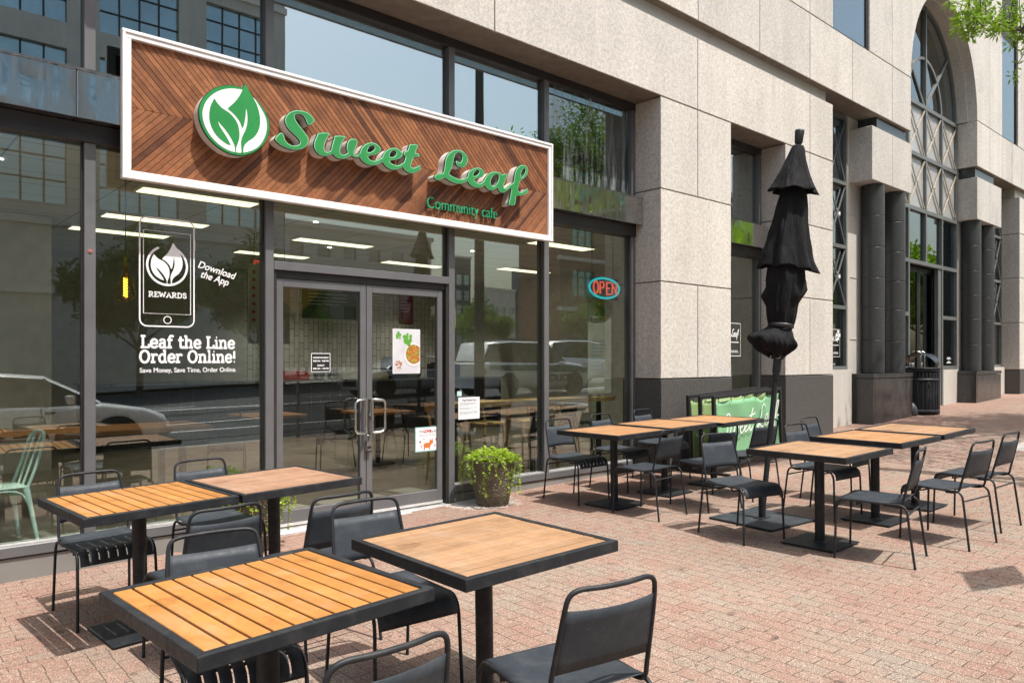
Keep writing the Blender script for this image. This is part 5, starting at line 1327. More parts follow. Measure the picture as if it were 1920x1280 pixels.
# ================================================================= trash can
t = thing('trash_can', 'round black slatted steel trash can with hooded lid beside the granite base', 'trash can', (16.41, 5.825, gz(16.41)))
m = MB(); H = 0.93; RR = 0.315
for i in range(30):
    a = 2*PI*i/30; Mt = Matrix.Rotation(a, 4, 'Z')
    m.box(RR-0.006, RR+0.006, -0.024, 0.024, 0.06, H-0.06, 0, Mt)
m.build('slat', M['black_metal'], t, bevel=0.002)
m = MB()
for z0, z1, r in ((0.02, 0.10, RR+0.008), (H-0.27, H-0.21, RR+0.010), (H-0.08, H-0.02, RR+0.012)): m.lathe([(r-0.012, z0), (r, z0), (r, z1), (r-0.012, z1), (r-0.012, z0)], 48)
m.lathe([(RR+0.02, H-0.02), (RR+0.025, H), (RR-0.06, H+0.01), (RR-0.07, H-0.01)], 48); m.lathe([(0, 0.02), (RR-0.02, 0.02)], 32); m.build('band', M['black_metal'], t)
m = MB(); m.lathe([(0.27, 0.04), (0.285, H-0.04), (0.265, H-0.04), (0.25, 0.05)], 32); m.build('liner', M['ink'], t)
m = MB(); N = 24; K = 14; vs = []; HR = 0.30     # hood: barrel plate over the round opening, trimmed to its rim
for j in range(K+1):
    a = R(4+172*j/K); y = -HR*math.cos(a); z = H+0.02+0.27*math.sin(a)
    hw = math.sqrt(max(0.0004, (HR+0.005)**2-y*y))
    for i in range(N+1):
        x = -hw+2*hw*i/N; vs.append((x, y, z))
m.add(vs, [(j*(N+1)+i, j*(N+1)+i+1, (j+1)*(N+1)+i+1, (j+1)*(N+1)+i) for j in range(K) for i in range(N)], 0, True)
m.build('hood', plain('glossy_black', (0.02, 0.022, 0.026), 0.34, 0.0), t, solid=0.006)
for x in (-0.2, 0.2):
    for y in (-0.17, 0.17):
        m = MB(); m.cyl((x, y, H-0.02), (x, y, H+0.02+0.27*math.sin(math.acos(min(1, abs(y)/HR)))), 0.008, n=8); m.build('hood_post', M['black_metal'], t)
t = thing('rubbish_sack', 'small grey plastic sack slumped between the granite base and the trash can', 'sack', (15.94, 5.86, gz(15.94)))
m = MB(); rr = random.Random(8); m.lathe([(0.0, 0.0), (0.10, 0.005), (0.125, 0.06), (0.12, 0.15), (0.10, 0.20), (0.06, 0.25), (0.0, 0.27)], 28, fn=lambda a, z: 1+0.09*math.sin(3*a+9*z)+0.06*math.sin(7*a+20*z)); m.build('sack', plain('grey_plastic', (0.10, 0.10, 0.11), 0.35), t)

# ================================================================= inside the cafe
wood = plain('warm_wood', (0.40, 0.17, 0.055), 0.45, 0, 0.25, 5); wood_d = plain('dark_wood', (0.10, 0.05, 0.025), 0.45, 0, 0.25, 5); woodl = plain('oak', (0.46, 0.27, 0.11), 0.45, 0, 0.2, 6)
FZ = 0.09
t = thing('mint_chair', 'mint green metal chair inside the left window, facing left', 'chair', (0.98, 7.18, FZ), R(98))
mint = plain('mint_enamel', (0.64, 0.80, 0.74), 0.3, 0, 0.06)
m = MB(); m.box(-0.19, 0.19, -0.18, 0.18, 0.445, 0.455); m.build('seat', mint, t, bevel=0.03)
for sx in (-1, 1):
    for sy in (-1, 1):
        m = MB(); m.tube([(sx*0.165, sy*0.155, 0.45), (sx*0.19, sy*0.18, 0.30), (sx*0.225, sy*0.225, 0.0)], [0.028, 0.02, 0.014], 8); m.build('leg', mint, t)
m = MB(); m.tube(smooth_path([(-.17, -.17, .45), (-.175, -.23, .62), (-.16, -.28, .80), (-.09, -.305, .865), (.09, -.305, .865), (.16, -.28, .80), (.175, -.23, .62), (.17, -.17, .45)], False, 4), 0.013, 8)
m.tube([(-.05, -.17, .45), (-.07, -.30, .86)], 0.010, 8); m.tube([(.05, -.17, .45), (.07, -.30, .86)], 0.010, 8); m.build('back_frame', mint, t)
m = MB()
for k in range(4):
    Mt = Matrix.Rotation(k*PI/2, 4, 'Z'); m.tube(smooth_path([tuple(Mt @ Vector(p)) for p in ((-.17, .185, .30), (-.12, .18, .40), (0, .178, .43), (.12, .18, .40), (.17, .185, .30))], False, 3), 0.008, 6)
m.build('apron', mint, t)
t = thing('communal_table', 'long wooden communal table inside the left window', 'table', (1.2, 8.7, FZ))
m = MB(); m.box(-1.9, 1.9, -0.42, 0.42, 0.70, 0.75); m.build('tabletop', wood, t, bevel=0.006)
for sx in (-1.6, 1.6):
    for sy in (-0.34, 0.34):
        m = MB(); m.box(sx-0.03, sx+0.03, sy-0.03, sy+0.03, 0, 0.70); m.build('leg', M['ink'], t)
t = thing('window_bar', 'live edge timber bar along the right window', 'bar', (6.35, 6.62, FZ))
m = MB(); rr = random.Random(4); n = 30; top_ = []; 
prof = [(-1.32+2.6*i/n, -0.20+0.018*math.sin(i*0.9)+rr.uniform(-.01, .01)) for i in range(n+1)]
vs = []
for x, y in prof: vs += [(x, y, 0.985), (x, y+0.02, 0.93), (x, 0.2, 0.93), (x, 0.2, 0.985)]
m.add(vs, [(4*i+k, 4*i+4+k, 4*i+4+(k+1) % 4, 4*i+(k+1) % 4) for i in range(n) for k in range(4)]); m.add(vs[:4], [(0, 1, 2, 3)]); m.add(vs[-4:], [(3, 2, 1, 0)])
m.build('bar_top', woodl, t)
for x in (-1.2, 0.0, 1.2):
    m = MB(); m.box(x-0.025, x+0.025, 0.02, 0.07, 0, 0.93); m.build('leg', M['ink'], t)
def stool():
    t = thing('bar_stool', '', 'bar stool', (0, 0, FZ), 0, 'wooden bar stools at the window bar')
    m = MB(); m.box(-.19, .19, -.18, .18, .66, .695); m.build('seat', woodl, t, bevel=0.02)
    for sx in (-1, 1):
        m = MB(); m.tube([(sx*.16, -.15, .68), (sx*.20, -.20, 0)], [.018, .013], 8); m.build('leg', woodl, t)
        m = MB(); m.tube([(sx*.19, .23, 0), (sx*.165, .18, .68), (sx*.155, .235, 0.92)], [.013, .018, .014], 8); m.build('leg', woodl, t)
    m = MB(); vs = [(x, .235+0.04*(1-(x/.2)**2), z+0.02*(x/.2)**2) for z in (0.83, 0.94) for x in [-.2+.05*i for i in range(9)]]
    m.add(vs, [(i, i+1, i+10, i+9) for i in range(8)], 0, True); m.build('backrest', wood, t, solid=0.016)
    m = MB(); m.tube([(-.18, -.17, .25), (.18, -.17, .25)], 0.012, 8); m.tube([(-.178, .2, .30), (.178, .2, .30)], 0.012, 8); m.build('stretcher', woodl, t)
    return t
so = None
for x, y, a, lab in ((5.45, 7.12, 25, 'leftmost wooden stool at the window bar, right above the creeper pot'), (6.05, 7.2, 4, 'wooden stool second from left at the window bar'), (6.75, 7.2, -8, 'wooden stool second from right at the window bar'), (7.3, 7.15, 0, 'rightmost wooden stool at the window bar, near the corner')):
    if so is None: so = stool(); so['label'] = lab; so.location = (x, y, FZ); so.rotation_euler = (0, 0, R(a))
    else: dup(so, (x, y, FZ), (0, 0, R(a)), lab)
inch = None
for x, y, a, lab in ((5.0, 9.0, 70, 'black chair inside the cafe behind the left door'), (6.3, 9.3, -80, 'black chair inside the cafe behind the right door'), (8.3, 8.2, 10, 'black chair in the cafe behind the window bar'), (3.6, 9.2, 160, 'black chair inside behind the slogan glass'), (9.2, 8.6, -140, 'black chair deepest in the right corner of the cafe')):
    o = dup(plainc, (x, y, FZ), (0, 0, R(a)), lab); o['group'] = 'black chairs inside the cafe'
ct = None
for x, y, lab in ((5.75, 9.2, 'brown wooden cafe table seen through the right door'), (8.8, 9.0, 'brown wooden cafe table behind the window bar'), (4.3, 9.6, 'brown wooden cafe table seen through the left door')):
    if ct is None:
        ct = thing('cafe_table', lab, 'table', (x, y, FZ), 0, 'wooden tables inside the cafe')
        m = MB(); m.box(-.38, .38, -.38, .38, .71, .745); m.build('tabletop', wood, ct, bevel=0.005)
        m = MB(); m.cyl((0, 0, .01), (0, 0, .71), .035, n=16); m.cyl((0, 0, 0), (0, 0, .015), .24, n=28); m.build('pedestal', M['ink'], ct)
    else: dup(ct, (x, y, FZ), (0, 0, 0), lab)
t = thing('service_counter', 'dark panelled service counter at the back of the cafe', 'counter', (8.0, 13.6, FZ))
m = MB(); m.box(-5, 3.6, -0.35, 0.35, 0, 1.04); m.build('body', plain('black_panel', (0.02, 0.02, 0.021), 0.5), t)
m = MB(); m.box(-5.05, 3.65, -0.40, 0.40, 1.04, 1.08); m.build('worktop', plain('steel_worktop', (0.25, 0.25, 0.25), 0.3, 0.6), t)
m = MB()
for i in range(43): m.box(-5+i*0.2, -5+i*0.2+0.012, -0.362, -0.351, 0.05, 1.0)
m.build('rib', plain('panel_rib', (0.05, 0.045, 0.04), 0.5), t)
rr = random.Random(2)
fc = [plain('food_red', (0.45, 0.05, 0.02), 0.5), plain('food_steel', (0.4, 0.4, 0.4), 0.25, 0.9), plain('food_cream', (0.6, 0.56, 0.42), 0.6), plain('food_green', (0.15, 0.25, 0.05), 0.6), M['ink']]
for i, (x, k, w, h, lab) in enumerate(((6.6, 0, .28, .14, 'red food tub on the back counter'), (7.15, 1, .12, .22, 'steel jar on the back counter'), (7.45, 1, .11, .22, 'second steel jar right of the first on the back counter'), (8.2, 2, .6, .12, 'long cream tray on the back counter'), (9.3, 3, .25, .15, 'green salad bowl on the back counter'), (8.9, 4, .25, .42, 'black coffee machine on the back counter'), (10.2, 4, .35, .30, 'black oven at the right end of the back counter'))):
    m = MB()
    if k in (1, 3): m.lathe([(0, 0), (w*.8, 0), (w, h*.6), (w*.95, h), (w*.8, h), (0, h*.8)], 24)
    else: m.box(-w, w, -.15, .15, 0, h); m.box(-w*.8, w*.8, -.10, .12, h, h+.03)
    tag(m.build('counter_item', fc[k], loc=(x, 13.6, FZ+1.081), bevel=0.006), lab, 'kitchenware')
board_m = [plain('menu_white', (0.50, 0.50, 0.47), 0.6), M['ink'], plain('menu_purple', (0.20, 0.02, 0.10), 0.5), plain('menu_green', (0.03, 0.07, 0.03), 0.6)]
for x, w, z0, z1, k, lab in ((6.55, .95, 2.45, 3.12, 0, 'white menu board above the counter, leftmost'), (7.75, 1.3, 2.40, 3.12, 3, 'dark green menu board above the counter'), (8.85, .36, 2.35, 3.05, 0, 'narrow white menu board with dark pictures'), (9.6, .36, 2.35, 3.05, 2, 'narrow purple menu board'), (11.3, .6, 2.3, 3.2, 0, 'white menu board on the far right wall of the counter')):
    t = thing('menu_board', lab, 'menu board', (x, 14.2, z0), 0, 'menu boards above the counter')
    m = MB(); m.box(-w/2, w/2, -.01, .01, 0, z1-z0); m.build('board', board_m[k], t)
    m = MB()
    for i in range(6):
        z = (z1-z0)*(0.9-0.1*i); m.box(-w*.4, w*.4*rr.uniform(.2, 1), -.013, -.0105, z, z+.012)
    m.build('lines', M['ink_grey'] if k == 0 else board_m[0], t)
    m = MB(); m.tube([(-w*.4, 0, z1-z0), (-w*.4, 0, 3.46-z0)], .004, 5); m.tube([(w*.4, 0, z1-z0), (w*.4, 0, 3.46-z0)], .004, 5); m.build('hanger', M['ink'], t)
t = thing('price_list', 'tall pale price list hanging inside behind the slogan glass', 'price list', (4.15, 9.2, 1.75))
m = MB(); m.box(-.27, .27, -.01, .01, 0, 1.0); m.build('board', plain('list_grey', (0.34, 0.33, 0.30), .6), t)
m = MB()
for i in range(7): m.box(-.23, -.19, -.013, -.0105, .88-i*.1, .92-i*.1)
m.build('mark', plain('list_red', (0.25, 0.03, 0.03), .6), t)
m = MB(); m.tube([(-.2, 0, 1.0), (-.2, 0, 1.71)], .004, 5); m.tube([(.2, 0, 1.0), (.2, 0, 1.71)], .004, 5); m.build('hanger', M['ink'], t)
# poster on the far side of the right window, its back to us
t = thing('window_poster', 'tall sheer menu poster hanging behind the neon sign', 'poster', (7.36, 6.47, 1.12))
m = MB(); m.box(-.24, .24, -.004, .004, 0, 1.42); m.build('sheet', plain('poster_back', (0.34, 0.30, 0.25), .7), t)
m = MB(); rr2 = random.Random(9)
for _ in range(70):
    a = rr2.uniform(0, 6.3); d = .16*math.sqrt(rr2.random()); cx, cz, s = .05+d*math.cos(a)*.9, 1.08+d*math.sin(a), rr2.uniform(.015, .04)
    m.prism([(cx+s*math.cos(q*PI/3), cz+s*math.sin(q*PI/3)) for q in range(6)], 'y', -.0055-rr2.uniform(0, .001), -.0042, rr2.choice((0, 0, 1, 2)))
for i in range(9): m.box(-.18, -.18+rr2.uniform(.15, .34), -.0055, -.0045, .66-i*.045, .675-i*.045, 3)
m.build('picture', [plain('dish_brown', (.30, .14, .05), .6), plain('dish_yellow', (.42, .28, .08), .6), plain('dish_green', (.08, .16, .04), .6), M['ink_grey']], t)
# pendant bulb
t = thing('pendant_bulb', 'pear shaped filament bulb glowing orange behind the left glass', 'pendant lamp', (1.93, 7.2, 2.05))
m = MB(); m.tube([(0, 0, .40), (0, 0, 1.41)], .004, 6); m.build('cord', M['ink'], t)
m = MB(); m.cyl((0, 0, .31), (0, 0, .40), .02, n=14); m.build('lamp_holder', plain('brass', (.45, .30, .10), .3, .9), t)
m = MB(); m.lathe([(0.0, 0.0), (.045, .008), (.082, .05), (.085, .085), (.06, .17), (.03, .25), (.02, .31)], 28); m.build('bulb_glass', glass_mat('amber_glass', .07, (.95, .80, .55)), t)
m = MB(); m.tube([(.014*math.cos(i*.9), .014*math.sin(i*.9), .05+.0035*i) for i in range(46)], .0045, 6); m.build('filament', emit('filament_glow', (1.0, .42, .03), 14.0), t)
# exit sign inside
t = thing('exit_sign', 'faint red exit sign hanging far inside behind the slogan glass', 'exit sign', (5.35, 12.2, 3.05))
m = MB(); m.box(-.16, .16, -.02, .02, 0, .2); m.box(-.01, .01, -.01, .01, .2, .41); m.build('case', plain('exit_case', (.30, .29, .27), .6), t)
text_obj('exit_text', 'EXIT', .15, emit('exit_red', (.8, .08, .04), 1.0), (-.14, -.024, .045), t, depth=.002, offset=.003, width=.28)
# ================================================================= trees
def leaf_cluster(m, c, rr, n, spread, size, narrow=0.22):
    for _ in range(n):
        d = Vector((rr.gauss(0, 1), rr.gauss(0, 1), rr.gauss(0, .75)))
        d = d.normalized() if d.length > 1e-4 else Vector((1, 0, 0))
        p = c + d*spread*rr.random()**0.6
        dd = (d + Vector((rr.uniform(-.6, .6), rr.uniform(-.6, .6), rr.uniform(-.7, .4)))).normalized()
        w = dd.cross(Vector((rr.uniform(-1, 1), rr.uniform(-1, 1), rr.uniform(-1, 1))))
        if w.length < 1e-4: continue
        w.normalize(); s = size*rr.uniform(.7, 1.25)
        m.add([p, p+dd*s*.5+w*s*narrow, p+dd*s, p+dd*s*.5-w*s*narrow], [(0, 1, 2, 3)])
def grow(m, rr, p, d, length, r, depth, tips, bend=.35, up=0.12):
    pts = [p]; q = p; dd = d.normalized(); k = 5
    for i in range(k):
        dd = (dd + Vector((rr.uniform(-bend, bend), rr.uniform(-bend, bend), rr.uniform(-bend, bend)*.7+up))*.5).normalized()
        q = q + dd*length/k; pts.append(q)
    m.tube(pts, [r*(1-.5*i/k) for i in range(k+1)], 7 if r > .02 else 5)
    if depth == 0:
        tips += pts[2:]; return
    for i in range(rr.choice((2, 3, 3))):
        j = rr.randint(2, k); nd = (dd + Vector((rr.uniform(-1, 1), rr.uniform(-1, 1), rr.uniform(-.35, .8)))).normalized()
        grow(m, rr, pts[j], nd, length*rr.uniform(.6, .82), r*.52, depth-1, tips, bend, up)
    grow(m, rr, pts[-1], dd, length*.75, r*.5, depth-1, tips, bend, up)
def make_tree(name, label, loc, h, seed, leafm, depth=4, lsize=.16, per=10, group=None, spread=.42, narrow=.22):
    rr = random.Random(seed); t = thing(name, label, 'tree', loc, 0, group)
    m = MB(); th = h*.30; tips = []
    tr = [Vector((0, 0, -.1)), Vector((.03*h*.1, 0, th*.5)), Vector((0, .02*h*.1, th))]
    m.tube(tr, [h*.022, h*.018, h*.015], 10)
    for i in range(5):
        a = 2*PI*i/5+rr.uniform(-.4, .4)
        grow(m, rr, tr[2]-Vector((0, 0, rr.uniform(0, th*.2))), Vector((math.cos(a), math.sin(a), rr.uniform(.5, 1.3))), h*.22, h*.009, depth-1, tips)
    grow(m, rr, tr[2], Vector((0, 0, 1)), h*.26, h*.012, depth-1, tips)
    m.build('trunk', M['bark'], t)
    lf = MB()
    for p in tips: leaf_cluster(lf, p, rr, per, spread, lsize, narrow)
    lf.build('crown', leafm, t); return t
# the street tree just outside the frame, one long bough reaching into it
def bough_tree():
    rr = random.Random(77)
    t = thing('street_tree', 'street tree whose leafy bough reaches in at the upper right corner', 'tree', (15.6, 0.75, gz(15.6)))
    L = Vector(t.location)
    m = MB(); tips = []
    m.tube([(0, 0, -.1), (.03, .05, 2.6), (-.05, .1, 5.0)], [.16, .135, .11], 12)
    for a in (10, 50, 95, 140, 185, 250, 310):
        grow(m, rr, Vector((-.05, .1, 4.7+rr.uniform(-.4, .25))), Vector((math.cos(R(a))*.8, math.sin(R(a))*.55, 0.9)), 1.55, .055, 3, tips, .3, .12)
    tips = [p for p in tips if (p.y+L.y) < 0.2475*(p.x+L.x)-0.18 or (p.z+L.z) > 8.6]
    lf = MB()
    for p in tips: leaf_cluster(lf, p, rr, 8, .36, .15, .16)
    # the bough that shows in the photograph: (world points)
    B = [(15.6, .85, 4.6), (14.6, 1.3, 5.1), (13.0, 1.9, 5.3), (11.9, 2.25, 5.35), (10.9, 2.62, 5.52), (10.0, 2.80, 5.45), (9.55, 2.86, 5.40)]
    B = [Vector(p)-L for p in B]
    sp = smooth_path(B, False, 4); m.tube(sp, [.05-.043*i/(len(sp)-1) for i in range(len(sp))], 7)
    def twig(i, d, ln, lv, n=7):
        p = sp[i]; q = p; dd = Vector(d).normalized(); pts = [p]
        for k in range(5):
            dd = (dd+Vector((rr.uniform(-.35, .35), rr.uniform(-.35, .35), rr.uniform(-.3, .3)))).normalized(); q = q+dd*ln/5; pts.append(q)
        m.tube(pts, [.008, .007, .006, .005, .004, .003], 5)
        if lv:
            for k in range(1, 6): leaf_cluster(lf, pts[k], rr, n+3, .055, .078, .13)
            leaf_cluster(lf, pts[5], rr, n+8, .06, .085, .13)
    nS = len(sp)
    for _ in range(75):       # side sprays on the bough's street side, added to dapple the paving
        i = rr.randint(3, 17); q = sp[i]+L
        e = Vector((q.x+rr.uniform(-.9, .9), 0, rr.uniform(4.7, 6.3))); e.y = rr.uniform(0.2, max(.3, .2475*e.x-.30))
        m.tube([sp[i], sp[i].lerp(e-L, .5)+Vector((0, 0, .12)), e-L], [.014, .009, .004], 5)
        leaf_cluster(lf, e-L, rr, 26, .36, .13, .15); leaf_cluster(lf, sp[i].lerp(e-L, .55)+Vector((0, 0, .1)), rr, 9, .22, .12, .15) if e.y > .6 and (sp[i].lerp(e-L, .55)+L).y < .2475*(sp[i].lerp(e-L, .55)+L).x-.5 else None
    for i in range(12, nS):
        for _ in range(3):
            twig(i, (rr.uniform(-1, -.1), rr.uniform(-.3, .5), rr.uniform(-.5, 1.0)), rr.uniform(.18, .42), True, 5)
    for i in (11, 13, 15, 16): twig(i, (-.6, .3, -1.0), .55, True, 4)
    for i in (12, 14, 16): twig(i, (-1.0, .25, -.75), .62, False)
    twig(17, (-.8, .1, .9), .5, True, 7); twig(19, (-.9, .3, .45), .45, True, 6); twig(nS-1, (-1, .2, .05), .30, True, 6); twig(nS-3, (-.8, .2, -.45), .3, True, 3)
    m.build('trunk', M['bark'], t); lf.build('crown', M['leaf_bright'], t)
bough_tree()
tg = 'trees across the street'
t1 = make_tree('street_tree', 'broad dark tree across the street, seen reflected in the slogan glass', (9.5, -21.0, gz(9.5)-.1), 7.0, 31, M['leaf_dark'], 4, .24, 12, tg, .55, .32)
for i, (x, y, s, lab) in enumerate(((15.0, -22.0, 1.0, 'tree across the street reflected above the doors'), (27.0, -25.5, .62, 'tree across the street reflected left of the lamp post'), (33.0, -27.0, .72, 'tree across the street reflected above the police car'), (41.0, -24.0, .8, 'small tree reflected before the brick block'),
                                     (50.0, -25.0, .75, 'tree reflected under the neon sign'), (22.5, -32.0, .75, 'tree deeper behind the far pavement'), (38.5, -34.0, .8, 'tree deeper behind the police car'), (62.0, -22.0, 1.0, 'tree far along the street, reflected in the arched entrance'), (75.0, -20.0, 1.1, 'farthest tree along the street'))):
    o = dup(t1, (x, y, gz(x)-.1), (0, 0, R(67*i+30)), lab); o.scale = (s, s, s)
# trees on this side beyond the frame whose reflection fills the entrance glass
t2 = make_tree('street_tree', 'light green street tree reflected in the entrance doors', (32.6, -0.1, gz(32.6)), 6.0, 45, M['leaf'], 4, .26, 17, 'trees along the near kerb', .5, .25)
for x, lab in ((37.5, 'second kerb tree reflected beside the entrance'), (42.5, 'third kerb tree beside the entrance reflection'), (-13.0, 'kerb tree behind the camera')):
    dup(t2, (x, -0.2, gz(x)), (0, 0, R(x*20)), lab)
dup(t2, (20.5, 0.2, gz(19.2)), (0, 0, 2.0), 'kerb tree dappling the paving before the trash can').scale = (.95, .95, .95)

# ================================================================= street furniture out of frame, seen by shadow and reflection
t = thing('lamp_post', 'dark lamp post at the kerb, reflected as a tall bar in the right window', 'lamp post', (10.2, 0.12, gz(10.2)))
m = MB(); m.cyl((0, 0, 0), (0, 0, .5), .16, .13, 20); m.cyl((0, 0, .5), (0, 0, 8.4), .115, .085, 20); m.build('pole', M['frame_dark'], t)
m = MB(); m.tube([(0, 0, 8.3), (0, -.4, 8.5), (0, -1.6, 8.6)], .05, 8); m.lathe([(0, 0), (.28, .02), (.22, .14), (0, .18)], 20, (0, -1.8, 8.5)); m.build('lamp_head', M['frame_dark'], t)
t = thing('shadow_caster', 'unseen yellow diamond panel on a pole, added to cast the shadow tip at the right edge', 'shadow caster', (5.93, 0.42, gz(5.9)))  # unseen panel added at the kerb, diamond shaped for its tapered shadow
m = MB(); m.cyl((0, 0.02, 0), (0, 0.02, 3.0), .025, n=12); m.build('pole', M['steel'], t)
m = MB(); m.prism([(-.42, 2.62), (0, 2.2), (.42, 2.62), (0, 3.04)], 'y', -.012, -.006); m.build('panel', plain('caster_yellow', (.65, .42, .03), .4), t)

# ================================================================= vehicles (seen only in the glass)
tyre = plain('tyre', (.018, .018, .018), .8); rim = plain('alloy_rim', (.45, .45, .46), .3, .8); cglass = plain('car_glass', (.012, .015, .018), .06, 0, .1, 2, 0, 80, .7)
def make_car(name, label, cat, paint, L, Wd, prof, glassz, group):
    """prof: (x, z of the bonnet/belt line, z of the roof or None) stations from the tail to the nose"""
    t = thing(name, label, cat, (0, 0, 0), 0, group)
    m = MB(); vs = []; hw = Wd/2; n = len(prof)
    for (x, zb, zr, k) in prof:
        w = hw*k
        ring = [(-w*.86, .26), (-w*.98, .40), (-w, .62), (-w*.97, zb-.06), (-w*.90, zb), (w*.90, zb), (w*.97, zb-.06), (w, .62), (w*.98, .40), (w*.86, .26)]
        vs += [(x, a, b) for a, b in ring]
    q = 10
    m.add(vs, [(i*q+j, i*q+(j+1) % q, (i+1)*q+(j+1) % q, (i+1)*q+j) for i in range(n-1) for j in range(q)], 0, True)
    m.add(vs[:q], [list(range(q-1, -1, -1))]); m.add(vs[-q:], [list(range(q))])
    m.build('body', paint, t)
    cab = [(x, zb, zr, k) for (x, zb, zr, k) in prof if zr]
    m = MB(); g = MB(); vs = []
    for (x, zb, zr, k) in cab:
        w = hw*k
        vs += [(x, -w*.90, zb-.02), (x, -w*.74, zr-.05), (x, -w*.66, zr), (x, w*.66, zr), (x, w*.74, zr-.05), (x, w*.90, zb-.02)]
    c = len(cab)
    m.add(vs, [(i*6+j, i*6+j+1, (i+1)*6+j+1, (i+1)*6+j) for i in range(c-1) for j in (1, 2, 3)], 0, True)
    g.add(vs, [(i*6+j, i*6+j+1, (i+1)*6+j+1, (i+1)*6+j) for i in range(c-1) for j in (0, 4)], 0, False)
    g.add(vs[:6], [(0, 1, 2, 3, 4, 5)]); g.add(vs[-6:], [(5, 4, 3, 2, 1, 0)])
    m.build('roof', paint, t); g.build('window', cglass, t)
    m = MB()
    for i in range(0, c):
        for s in (-1, 1):
            x, zb, zr, k = cab[i]; w = hw*k
            m.tube([(x, s*w*.905, zb-.02), (x, s*w*.745, zr-.045)], .022, 5, mat=0 if i in (0, c-1) else 1)
    m.build('window_pillar', [paint, tyre], t)
    wheels = (-L*.30, L*.31)
    for wx in wheels:
        for s in (-1, 1):
            m = MB(); Mt = Matrix.Translation((wx, s*(hw-.10), .335)) @ Matrix.Rotation(R(90), 4, 'X')
            lv = MB(); lv.lathe([(.20, -.1), (.30, -.11), (.335, -.07), (.335, .07), (.30, .11), (.20, .1)], 28); m.add([Mt @ Vector(p) for p in lv.v], lv.f, 0, True)
            w = m.build('wheel', tyre, t)
            m = MB(); lv = MB(); lv.lathe([(.0, -.085*1), (.06, -.09), (.20, -.06), (.205, .06), (.06, .09), (0, .085)], 20); m.add([Mt @ Vector(p) for p in lv.v], lv.f, 0, False); m.build('rim', rim, w)
            m = MB(); lv = MB(); lv.lathe([(.0, 0), (.40, 0)], 28); Mt2 = Matrix.Translation((wx, s*(hw+.004), .36)) @ Matrix.Rotation(R(90), 4, 'X'); m.add([Mt2 @ Vector(p) for p in lv.v], lv.f); m.build('wheel_arch', tyre, t)
    x0, zb0 = prof[0][0], prof[0][1]; x1, zb1 = prof[-1][0], prof[-1][1]
    for s in (-1, 1):
        m = MB(); m.box(x0-.01, x0+.16, s*hw*.80-.11, s*hw*.80+.11, zb0-.30, zb0-.12); m.build('tail_light', plain(name+'_tail_%d' % s, (.5, .02, .02), .25), t, bevel=.02)
        m = MB(); m.box(x1-.30, x1+.012, s*hw*.70-.15, s*hw*.70+.15, zb1-.20, zb1-.06); m.build('headlight', plain(name+'_lamp_%d' % s, (.6, .6, .62), .1), t, bevel=.03)
        m = MB(); m.box(L*.16-.06, L*.16+.05, s*(hw+.10)-.10, s*(hw+.10)+.10, .98, 1.12); m.build('door_mirror', paint, t, bevel=.03)
    m = MB(); m.box(x1-.02, x1+.014, -hw*.45, hw*.45, .36, .60); m.build('grille', tyre, t)
    m = MB()
    for xx in (-L*.12, L*.08): m.box(xx-.004, xx+.004, -hw*1.0-.002, hw*1.0+.002, .40, .92)
    for xx in (-L*.08, L*.11):
        for s in (-1, 1): m.box(xx-.09, xx+.05, s*hw*.985-.015, s*hw*.985+.015, .84, .865)
    m.build('door_gap', tyre, t)
    return t
cw = plain('white_car_paint', (.72, .73, .74), .18, 0, .03, 1, 0, 80, .6, .6)
sed = [(-2.30, .92, None, .80), (-2.15, 1.0, None, .93), (-1.75, 1.02, 1.06, .97), (-1.05, .98, 1.40, 1.0), (-.2, .95, 1.47, 1.0), (.45, .94, 1.42, 1.0), (1.25, .96, 1.0, .99), (1.9, .86, None, .95), (2.22, .74, None, .84), (2.32, .62, None, .72)]
suv = [(-2.42, 1.02, None, .86), (-2.36, 1.08, 1.12, .94), (-2.12, 1.10, 1.70, .98), (-1.2, 1.08, 1.78, 1.0), (-.1, 1.06, 1.78, 1.0), (.55, 1.06, 1.70, 1.0), (1.22, 1.10, 1.14, .99), (1.95, 1.02, None, .95), (2.35, .88, None, .86), (2.44, .70, None, .76)]
car = make_car('parked_car', 'white saloon parked at the near kerb, reflected in the left windows', 'car', cw, 4.62, 1.84, sed, 0, 'white parked cars')
car.location = (2.05, -1.92, gz(2)-.155)
c2 = dup(car, (15.6, -10.6, gz(15.6)-.155), (0, 0, R(180)), 'white saloon reflected in the glass of the right door')
ps = make_car('police_car', 'white police estate with a dark green stripe, reflected in the right window', 'police car', cw, 4.95, 1.98, suv, 0, None)
ps.location = (17.5, -6.4, gz(17.5)-.10)
m = MB()
for s in (-1, 1): m.prism([(-2.3, .86), (2.1, .74), (2.2, .90), (1.1, 1.0), (-2.3, 1.0)], 'y', s*.985-.008, s*.985+.008)
m.build('green_stripe', plain('police_green', (.01, .13, .12), .3), ps)
for s, rz, x in ((1, 180, 1.35), (-1, 0, .25)):
    text_obj('police_text', 'POLICE', .34, M['ink'], (x if s == 1 else -.2, s*1.005, .46), ps, (0, 0, R(rz)), depth=.004, offset=.012, width=1.15)
m = MB()
for s in (-1, 1): m.tube([(-1.7, s*.62, 1.80), (-1.6, s*.62, 1.84), (.3, s*.62, 1.84), (.4, s*.62, 1.77)], .02, 6)
m.build('roof_rail', tyre, ps)
c3 = dup(ps, (23.0, -9.0, gz(23)-.10), (0, 0, 0), 'plain white estate car behind the police car, reflected under the neon sign')
c3.name = 'parked_car'; c3['category'] = 'car'; c3['group'] = 'white parked cars'
for ch in list(c3.children):
    if ch.name.startswith(('green_stripe', 'police_text')): bpy.data.objects.remove(ch, do_unlink=True)

